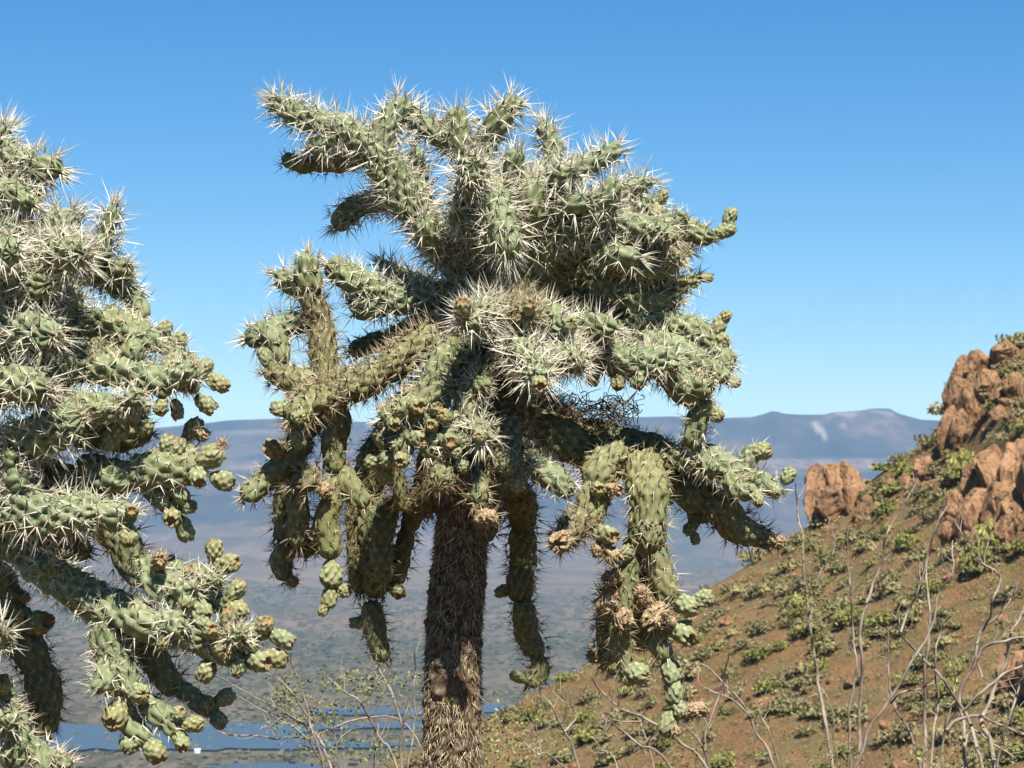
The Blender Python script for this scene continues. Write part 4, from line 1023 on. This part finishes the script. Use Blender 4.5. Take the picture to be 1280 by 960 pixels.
# ---- the left cactus, closer ----------------------------------------------
Lc = Cactus('cholla_cactus', 'dense cholla cactus with thick pale green joints and fruit clusters hanging over the lake', 2.75, (-120, 960), lenk=1.12)
gz = Lc.base[2]; yb = 960
while at(-120, yb, 2.75)[2] > gz - 0.08: yb += 20
trunk(Lc, [(-120, yb, 0), (-118, (yb + 900) / 2, 0), (-115, 900, 0), (-112, 720, 0), (-105, 560, 0), (-98, 420, 0), (-90, 330, 0)], [52, 48, 46, 44, 40, 36, 28], 7)
many(Lc, [
    ([(-95, 380, 0), (-60, 280, -20), (-25, 215, -30), (8, 160, -40)], [26, 24, 22, 15], 'S'),
    ([(-40, 240, -20), (0, 203, -35), (40, 206, -45), (76, 216, -52)], [22, 21, 20, 15], 'S'),
    ([(-50, 270, -20), (0, 238, -60), (44, 258, -80)], [20, 18, 14], 'S'),
    ([(-40, 260, 20), (20, 230, 20), (52, 240, 15)], [18, 16, 13], 'S'),
    ([(-90, 400, -20), (-20, 340, -40), (50, 300, -50), (95, 268, -55)], [28, 27, 24, 18], 'S'),
    ([(20, 330, -60), (70, 320, -120), (102, 316, -180)], [22, 23, 19], 'S'),
    ([(-60, 330, -60), (-20, 310, -130), (14, 318, -190)], [22, 22, 18], 'S'),
    ([(-60, 300, 0), (-10, 280, -40), (28, 282, -70)], [20, 19, 15], 'S'),
    ([(80, 330, -40), (122, 318, -45), (136, 285, -48), (143, 258, -50)], [15, 14, 11, 9], 'S'),
    ([(70, 340, -20), (125, 340, -10), (168, 366, -5)], [20, 20, 16], 'G'),
    ([(164, 366, -12), (172, 388, -14), (168, 402, -15)], [13, 14, 12], 'g'),
    ([(-90, 420, -30), (-20, 390, -80), (40, 360, -120), (62, 356, -150)], [27, 26, 24, 18], 'S'),
    ([(-90, 430, -20), (0, 400, -50), (70, 384, -70), (100, 390, -80)], [28, 27, 25, 20], 'G'),
    ([(60, 400, -50), (110, 400, -70), (160, 414, -80), (195, 436, -84)], [22, 22, 20, 16], 'g'),
    ([(130, 390, -30), (165, 412, -32), (200, 428, -34), (224, 436, -34)], [14, 16, 15, 12], 'g'),
    ([(-90, 450, -30), (-20, 430, -90), (40, 415, -140), (70, 420, -170)], [27, 26, 25, 18], 'G'),
    ([(-90, 470, -20), (0, 470, -60), (60, 462, -80), (110, 450, -90)], [28, 27, 26, 21], 'G'),
    ([(95, 458, -85), (140, 462, -92), (185, 474, -96), (216, 488, -98)], [20, 23, 22, 17], 'g'),
    ([(196, 470, -80), (222, 474, -82), (245, 484, -84)], [12, 14, 12], 'g'),
    ([(-90, 490, -30), (-20, 490, -110), (30, 482, -160), (60, 486, -185)], [27, 26, 24, 17], 'G'),
    ([(-90, 560, -20), (-10, 572, -90), (50, 545, -120), (102, 520, -135)], [30, 30, 29, 24], 'G'),
    ([(80, 508, -110), (130, 510, -120), (160, 512, -124)], [18, 19, 16], 'g'),
    ([(120, 520, -60), (150, 545, -60), (190, 530, -60)], [22, 24, 16], 'K', dict(age=.3)),
    ([(-90, 580, 0), (0, 590, -40), (70, 604, -55), (140, 622, -60)], [29, 28, 27, 21], 'O', dict(age=.38)),
    ([(100, 585, -60), (150, 596, -80), (205, 590, -90), (252, 586, -94)], [20, 23, 23, 18], 'g'),
    ([(180, 602, -70), (206, 622, -74), (226, 644, -76)], [15, 17, 14], 'g'),
    ([(-90, 620, -40), (-10, 636, -100), (60, 642, -130), (122, 638, -145)], [29, 28, 27, 21], 'G'),
    ([(118, 640, -140), (146, 644, -146), (170, 640, -148)], [16, 19, 16], 'g'),
    ([(120, 640, -60), (150, 680, -50), (185, 730, -50)], [21, 22, 19], 'K', dict(age=.3)),
    ([(178, 708, -70), (205, 730, -85), (236, 750, -92)], [20, 21, 17], 'g'),
    ([(205, 700, -60), (236, 728, -68), (268, 712, -70)], [13, 15, 13], 'g', dict(spk=.4)),
    ([(-90, 650, -10), (-10, 670, -40), (60, 716, -60), (140, 765, -70)], [29, 27, 24, 22], 'g'),
    ([(130, 758, -75), (185, 776, -100), (225, 790, -110), (258, 798, -114)], [22, 24, 22, 17], 'g'),
    ([(240, 784, -100), (275, 796, -104), (312, 792, -106), (338, 790, -106)], [14, 16, 14, 11], 'g', dict(spk=.5)),
    ([(245, 802, -100), (275, 815, -104), (305, 828, -105)], [14, 16, 13], 'g', dict(spk=.5)),
    ([(225, 745, -70), (258, 752, -72), (285, 756, -72)], [13, 14, 12], 'g', dict(spk=.5)),
    ([(136, 770, -75), (142, 815, -85), (152, 870, -88)], [20, 23, 18], 'g'),
    ([(150, 875, -85), (158, 905, -88), (188, 928, -88)], [15, 16, 14], 'g', dict(spk=.5)),
    ([(178, 876, -80), (205, 895, -85), (226, 916, -88)], [14, 16, 13], 'g', dict(spk=.4)),
    ([(165, 780, -40), (192, 825, -40), (222, 864, -42)], [19, 20, 15], 'K', dict(age=.3)),
    ([(222, 858, -44), (250, 878, -48), (272, 892, -50)], [11, 12, 10], 'g', dict(spk=.3)),
    ([(-90, 760, 0), (-30, 770, 20), (30, 806, 30), (54, 860, 30), (54, 918, 30)], [26, 25, 24, 22, 16], 'K', dict(age=.35)),
    ([(-60, 700, 20), (0, 720, 10), (16, 770, 10)], [20, 18, 13], 'O'),
    ([(-60, 860, -20), (-10, 870, -30), (16, 910, -32), (12, 960, -32)], [22, 21, 19, 18], 'g'),
    ([(30, 930, -20), (56, 950, -22), (62, 990, -22)], [15, 16, 15], 'g'),
    ([(-60, 780, -50), (-20, 800, -90), (4, 790, -120)], [20, 19, 15], 'S'),
    ([(-80, 660, 20), (-30, 640, 60), (40, 660, 90), (110, 690, 100)], [25, 24, 22, 18], 'K'),
    ([(-90, 500, 40), (0, 470, 90), (70, 500, 130), (120, 560, 140)], [26, 24, 22, 18], 'K'),
    ([(-90, 420, 40), (0, 400, 90), (90, 430, 120), (160, 460, 120)], [26, 24, 22, 17], 'K'),
    ([(-90, 380, 40), (-20, 340, 80), (40, 345, 100), (90, 360, 110)], [26, 24, 22, 17], 'K'),
])
Lc.side_joints(150, 9, 26, 46, 'Gg')
f = Lc.fruit
for a in [
    (205, 413, -40, 10, (.8, -.5, 0)), (222, 428, -40, 11, (.8, -.3, 0)), (218, 449, -70, 13, (.5, .2, -.8)), (236, 452, -60, 12, (.8, .2, -.4)), (228, 468, -80, 11, (.4, .6, -.7)), (210, 458, -90, 11, (0, .2, -1)), (255, 462, -84, 10, (.3, -1, 0)), (272, 479, -84, 12, (1, -.1, -.2)),
    (258, 508, -80, 13, (.9, .1, -.2)), (240, 482, -92, 12, (.2, .4, -.8)), (158, 508, -135, 14, (0, .1, -1)), (125, 512, -140, 12, (0, .2, -1)), (181, 534, -120, 14, (.1, .5, -.8)), (150, 532, -110, 15, (-.1, .6, -.7)), (176, 508, -125, 11, (.3, 0, -1)), (208, 542, -100, 12, (.4, .8, -.3)),
    (200, 512, -110, 12, (.6, .2, -.7)), (240, 530, -60, 14, (.8, .3, -.3)), (140, 546, -100, 12, (-.2, .8, -.5)), (222, 520, -80, 11, (.5, .6, -.4)),
    (262, 572, -98, 17, (.6, -.4, -.4)), (277, 600, -92, 14, (1, .1, 0)), (222, 566, -96, 12, (.2, -.6, -.6)), (234, 634, -86, 12, (.6, .5, -.5)), (216, 644, -88, 13, (.2, .6, -.7)), (230, 660, -70, 13, (.3, 1, 0)), (224, 616, -92, 12, (.8, .3, -.4)),
    (160, 668, -152, 14, (.1, .4, -.9)), (165, 638, -165, 10, (.3, 0, -1)), (200, 690, -120, 12, (0, -.3, -1)), (268, 689, -72, 12, (.1, -1, 0)), (282, 706, -74, 14, (.9, -.2, -.3)), (234, 742, -115, 13, (0, -.2, -1)), (248, 760, -118, 12, (.3, .3, -.8)), (294, 739, -72, 12, (.9, -.4, 0)),
    (294, 760, -74, 13, (1, .1, -.2)), (262, 790, -125, 11, (.2, -.2, -1)), (286, 778, -112, 13, (.3, -.6, -.5)), (280, 812, -120, 15, (.3, .3, -.9)), (300, 830, -110, 13, (.2, .8, -.6)), (320, 826, -108, 15, (.3, .7, -.6)), (330, 786, -110, 12, (.7, -.4, -.4)), (350, 797, -108, 13, (1, .1, -.2)),
    (343, 822, -104, 14, (.7, .6, -.3)), (304, 800, -120, 13, (.2, .1, -1)), (254, 848, -105, 13, (0, .1, -1)), (288, 862, -50, 13, (1, -.1, 0)), (272, 894, -52, 11, (.6, .8, -.2)), (172, 866, -105, 14, (.3, .1, -1)), (146, 894, -100, 17, (-.3, .6, -.7)), (220, 893, -95, 12, (.8, -.4, -.3)),
    (240, 906, -95, 13, (.8, .2, -.4)), (226, 924, -95, 13, (.5, .6, -.6)), (192, 936, -95, 16, (.3, .8, -.5)), (258, 880, -56, 11, (.3, .6, -.6)), (46, 778, 0, 17, (.6, .8, 0)), (8, 850, -60, 15, (0, .5, -.8)), (24, 766, 4, 13, (.2, 1, -.2)), (208, 800, -120, 12, (.1, .3, -1)),
    (312, 804, -112, 12, (.4, 0, -1)), (262, 742, -78, 12, (.3, .2, -.9)), (268, 730, -76, 11, (.5, -.4, -.6)), (240, 716, -80, 11, (-.1, -.5, -.8)), (166, 925, -92, 13, (-.3, .8, -.4)), (250, 772, -122, 11, (.6, .2, -.7)), (246, 590, -100, 12, (.6, .4, -.6)),
]: f(*a)
for a in [(276, 557, -98, 8, (.3, -1, 0), 'd'), (202, 697, -126, 11, (0, .1, -1), 'd'), (244, 540, -62, 12, (.5, .6, -.5), 'd'), (14, 742, 0, 11, (-.2, .8, -.5), 'd'), (28, 745, 0, 10, (.4, .6, -.5), 'd')]: f(*a)

# ------------------------------------------------------------------ twig nest in the main cactus
def tube_path(P, r0, r1, sides=5):
    P = np.asarray(P, float); n = len(P)
    T = norm(np.gradient(P, axis=0))
    a = norm(np.cross(T, np.array((0.3, 0.5, 0.81)))); b_ = np.cross(T, a)
    R = np.linspace(r0, r1, n)
    V = np.concatenate([P[:, None] + (a[:, None] * math.cos(k) + b_[:, None] * math.sin(k)) * R[:, None, None] for k in np.arange(sides) / sides * 2 * math.pi], 1)
    i = np.arange(n - 1)[:, None] * sides; j = np.arange(sides)[None]; j2 = (j + 1) % sides
    Fc = np.stack([i + j, i + j2, i + sides + j2, i + sides + j], -1).reshape(-1, 4)
    return V.reshape(-1, 3), Fc
class Soup:
    def __init__(s): s.V, s.F, s.n = [], [], 0
    def add(s, V, Fc): s.V.append(V); s.F.append(Fc + s.n); s.n += len(V)
    def build(s, name, mat, smooth=True, attrs=None): return mesh(name, np.concatenate(s.V), np.concatenate(s.F), smooth, attrs, [mat])
cN = at(738, 514, 3.5 + 60 * 3.5 / F)
sN = Soup(); U = 3.5 / F
for k in range(210):
    th = rnd.uniform(0, 6.28); ph = rnd.uniform(-1, 1)
    rr = rnd.uniform(.35, 1.0)
    c0 = np.array((math.cos(th) * 62 * rr, math.sin(th) * 55 * rr, ph * 17))
    dv = norm(np.array((-math.sin(th), math.cos(th), rnd.uniform(-.5, .5))) + np.array([rnd.gauss(0, .5) for _ in range(3)]))
    ln = rnd.uniform(18, 46)
    bend = np.array([rnd.gauss(0, 7) for _ in range(3)])
    P = [cN + U * (c0 + dv * ln * t + bend * (1 - 4 * t * t)) for t in (-.5, -.2, .1, .5)]
    sN.add(*tube_path(P, U * .8, U * .45, 3))
ng = obj('twig_nest', sN.build('twig_nest', TWIG_DARK), label='tangle of dry brown twigs lodged under the right arms of the cactus', cat='nest')

# ------------------------------------------------------------------ foreground shrubs
def dry_shrub(label, dist, base_px, stems, leaf_spots, mat=TWIG_PALE, group='bare twiggy shrubs in the foreground', extra=6):
    """stems: list of (pixel polyline root first, r0, r1); all stems run down to one root crown on the ground"""
    g = at(base_px, 960, dist); g[2] = float(hill_z(g[0:1], g[1:2])[0])
    root = obj('twiggy_shrub', None, label=label, cat='shrub', group=group, loc=g)
    for si, (pl, r0, r1) in enumerate(stems):
        so_ = Soup()
        dd = dist + rnd.uniform(-.25, .25)
        P = [at(X, Y, dd + rnd.uniform(-.03, .03)) - g for X, Y in pl]
        if pl[0][1] > 915:
            low = P[0]; dr = norm(P[0] - P[1]); dr = norm(dr * np.array((.5, .5, 1)))
            gx_ = low[0] * 0.8 + dr[0] * 0.5
            hgt = low[2]
            P = [np.array((gx_, rnd.uniform(-.05, .05), -0.04)), np.array((low[0] * 0.9 + dr[0] * .45, low[1] * .5, hgt * 0.42)), low + dr * min(.3, hgt * .25)] + P
        C = catmull(P, 10 * len(P))
        C = C + 0.009 * np.stack([fbm(C * 14 + q + si, 3) for q in (1, 22, 43)], -1)
        k = dd / F
        so_.add(*tube_path(C, r0 * k, r1 * k, 6))
        # side twigs
        for e in range(extra):
            i = rnd.randrange(len(C) // 2, len(C) - 2)
            tdir = norm(C[i + 1] - C[i]); sd = norm(np.array([rnd.gauss(0, 1) for _ in range(3)])); sd = norm(tdir * .8 + sd * .8)
            ln = rnd.uniform(8, 40) * k
            Q = [C[i] + sd * ln * t + np.array((0, 0, 1)) * ln * .25 * t * t + 0.1 * ln * np.array([rnd.gauss(0, 1) for _ in range(3)]) * t for t in (0, .35, .7, 1)]
            so_.add(*tube_path(Q, .8 * k, .4 * k, 4))
        obj('stem', so_.build('stem', mat), root)
    if leaf_spots:
        V, Fq, T = [], [], []
        for X, Y, rx, ry, n in leaf_spots:
            for _ in range(int(n * 2.6)):
                p = at(X + rnd.gauss(0, rx), Y + rnd.gauss(0, ry), dist + rnd.uniform(-.2, .2)) - g
                a = norm(np.array([rnd.gauss(0, 1) for _ in range(3)])); b_ = norm(np.cross(a, np.array([rnd.gauss(0, 1) for _ in range(3)])))
                s = rnd.uniform(1.6, 3.6) * dist / F
                i = len(V); V += [p - a * s, p + b_ * s * .5, p + a * s, p - b_ * s * .5]; Fq.append([i, i + 1, i + 2, i + 3]); T += [rnd.random()] * 4
        obj('leaves', mesh('leaves', V, np.array(Fq), False, {'tint': T}, [LEAF_YEL]), root, kind='stuff')
dry_shrub('slim straight shrub with sparse yellow-green leaves rising at the foot of the hill', 5.2, 1045,
          [([(1040, 940), (1022, 840), (1012, 787), (1006, 740), (1003, 694), (999, 640), (996, 604)], 3.2, 1.0), ([(1012, 775), (1026, 720), (1040, 690), (1043, 667)], 1.8, .8), ([(1046, 942), (1036, 880), (1018, 850)], 1.6, .7)],
          [(1014, 745, 14, 12, 60), (1030, 765, 10, 12, 45), (1002, 680, 12, 8, 30), (1020, 815, 12, 16, 35), (1045, 940, 18, 10, 80), (1038, 700, 10, 10, 25)])
dry_shrub('two tall bare grey stems crossing in front of the hill', 5.6, 1072,
          [([(1072, 950), (1076, 860), (1076, 787), (1088, 740), (1102, 701), (1108, 670), (1114, 656), (1130, 630), (1147, 600)], 3.0, .9), ([(1062, 930), (1060, 890), (1068, 850), (1071, 825), (1066, 780), (1062, 750), (1059, 700), (1059, 652)], 2.2, .8)], [], extra=5)
dry_shrub('wide tangled bare shrub with many forking silver stems', 5.0, 1190, [
    ([(1076, 938), (1110, 877), (1136, 832), (1162, 787), (1177, 739), (1192, 712), (1193, 675)], 3.0, .9),
    ([(1155, 956), (1156, 890), (1155, 832), (1162, 772), (1159, 730), (1160, 694), (1170, 656), (1186, 630)], 3.0, .9),
    ([(1222, 940), (1200, 885), (1174, 844), (1147, 817), (1126, 790), (1124, 770)], 3.4, 1.0),
    ([(1125, 790), (1135, 760), (1148, 738), (1158, 712)], 2.0, .8),
    ([(1142, 935), (1122, 890), (1114, 870), (1110, 820), (1110, 784)], 2.4, .9),
    ([(1114, 880), (1126, 868), (1150, 862), (1175, 850)], 1.6, .8),
    ([(1206, 930), (1200, 870), (1222, 825), (1232, 808), (1256, 802), (1284, 794)], 2.6, 1.6),
    ([(1202, 890), (1230, 862), (1256, 842), (1290, 826)], 2.4, 1.4),
    ([(1216, 826), (1226, 790), (1246, 772), (1262, 752), (1274, 716)], 2.0, .9),
    ([(1228, 845), (1222, 810), (1234, 780), (1240, 752), (1250, 732), (1251, 722), (1232, 708), (1216, 690), (1204, 668), (1194, 648)], 1.8, .8),
    ([(1240, 940), (1228, 905), (1234, 880), (1256, 830), (1262, 790)], 4.0, 2.0),
    ([(1184, 915), (1196, 902), (1222, 898), (1250, 908), (1290, 922)], 2.2, 1.6),
    ([(1165, 940), (1172, 880), (1168, 820), (1176, 790), (1172, 770)], 2.2, .9),
    ([(1180, 945), (1186, 900), (1196, 850), (1188, 810)], 2.0, .8),
    ([(1250, 945), (1262, 900), (1276, 860), (1290, 830)], 2.4, 1.4),
    ([(1262, 800), (1276, 770), (1290, 755)], 1.8, 1.0),
    ([(1205, 950), (1216, 915), (1240, 930), (1270, 950)], 2.2, 1.2)],
    [(1155, 945, 22, 8, 60), (1225, 945, 30, 12, 90), (1240, 900, 30, 20, 40)], extra=7)
dry_shrub('bent bare stems leaning to the right below the long fruit chain', 4.6, 930,
          [([(969, 953), (950, 920), (931, 887), (906, 856), (890, 838), (872, 825)], 2.6, .9), ([(935, 893), (910, 872), (880, 858)], 1.6, .8), ([(976, 958), (962, 920), (950, 895), (942, 884)], 1.6, .7), ([(882, 942), (886, 910), (900, 868), (908, 845), (914, 820)], 1.8, .7)],
          [(945, 885, 16, 10, 18)], extra=4)
dry_shrub('sprawling bare branches reaching left below the hanging dried fruits', 4.4, 850,
          [([(884, 960), (850, 928), (819, 906), (790, 893), (769, 878), (752, 862), (739, 850)], 2.8, .9), ([(836, 952), (803, 931), (775, 912), (750, 894)], 2.4, .8), ([(810, 930), (804, 910), (802, 898)], 1.4, .7), ([(802, 904), (780, 900), (756, 895)], 1.4, .7), ([(770, 956), (760, 942), (749, 938)], 1.4, .7), ([(886, 958), (876, 930), (862, 912)], 1.8, .8)],
          [(870, 930, 20, 18, 40)], extra=4)
dry_shrub('thin forked pale shrub between the trunk and the dried chains', 4.8, 715,
          [([(722, 960), (709, 919), (700, 900), (688, 880), (675, 862)], 2.4, .9), ([(708, 914), (720, 898), (719, 885), (713, 876)], 1.4, .7), ([(702, 902), (707, 885), (706, 866)], 1.6, .7), ([(700, 955), (672, 942), (655, 928)], 1.6, .8), ([(674, 945), (670, 925), (669, 905)], 1.4, .7)],
          [(648, 935, 14, 14, 60), (625, 925, 10, 20, 60), (690, 935, 18, 12, 35)], extra=4)
dry_shrub('creosote bush with tiny yellow-green leaves beside the trunk', 4.6, 440, [
    ([(496, 955), (480, 925), (465, 897), (450, 875), (430, 860), (412, 845)], 2.4, .8), ([(502, 955), (503, 920), (508, 893), (518, 855), (522, 838), (520, 815)], 2.6, .8), ([(503, 905), (490, 865), (475, 832)], 2.0, .8), ([(510, 958), (518, 915), (524, 880)], 1.8, .7),
    ([(412, 958), (398, 925), (382, 905), (345, 885), (310, 862), (272, 846)], 2.4, .8), ([(404, 950), (392, 915), (378, 870), (366, 830), (356, 818)], 2.0, .7), ([(380, 922), (340, 920), (300, 920), (272, 914)], 1.6, .8), ([(400, 945), (372, 912), (330, 890), (300, 872)], 1.8, .8), ([(418, 955), (424, 930), (440, 915)], 1.4, .7), ([(470, 955), (468, 930), (470, 905)], 1.4, .7), ([(388, 905), (370, 870), (352, 850), (335, 842)], 1.6, .7)],
    [(360, 868, 14, 16, 90), (385, 890, 20, 16, 80), (430, 850, 22, 10, 80), (458, 865, 12, 12, 50), (495, 850, 16, 14, 40), (420, 890, 20, 12, 50), (410, 935, 24, 14, 80), (470, 940, 20, 12, 50), (352, 905, 20, 8, 30)], group='creosote bushes in the foreground', extra=6)

# ------------------------------------------------------------------ air
hz = [(-11500, -300), (11500, -300), (11500, 11200), (-11500, 11200)]
V = [(x, y, VALLEY - 8) for x, y in hz] + [(x, y, 420) for x, y in hz]
hm = bpy.data.materials.new('haze'); hm.use_nodes = True
nt = hm.node_tree; nt.nodes.clear()
out = nt.nodes.new('ShaderNodeOutputMaterial'); pv = nt.nodes.new('ShaderNodeVolumePrincipled')
pv.inputs['Color'].default_value = (0.34, 0.62, 1.0, 1)
pv.inputs['Density'].default_value = 6.2e-5
pv.inputs['Anisotropy'].default_value = 0.0
nt.links.new(pv.outputs['Volume'], out.inputs['Volume'])
obj('haze', mesh('haze', V, [[3, 2, 1, 0], [4, 5, 6, 7], [0, 1, 5, 4], [1, 2, 6, 5], [2, 3, 7, 6], [3, 0, 4, 7]], False, mats=[hm]), kind='stuff')
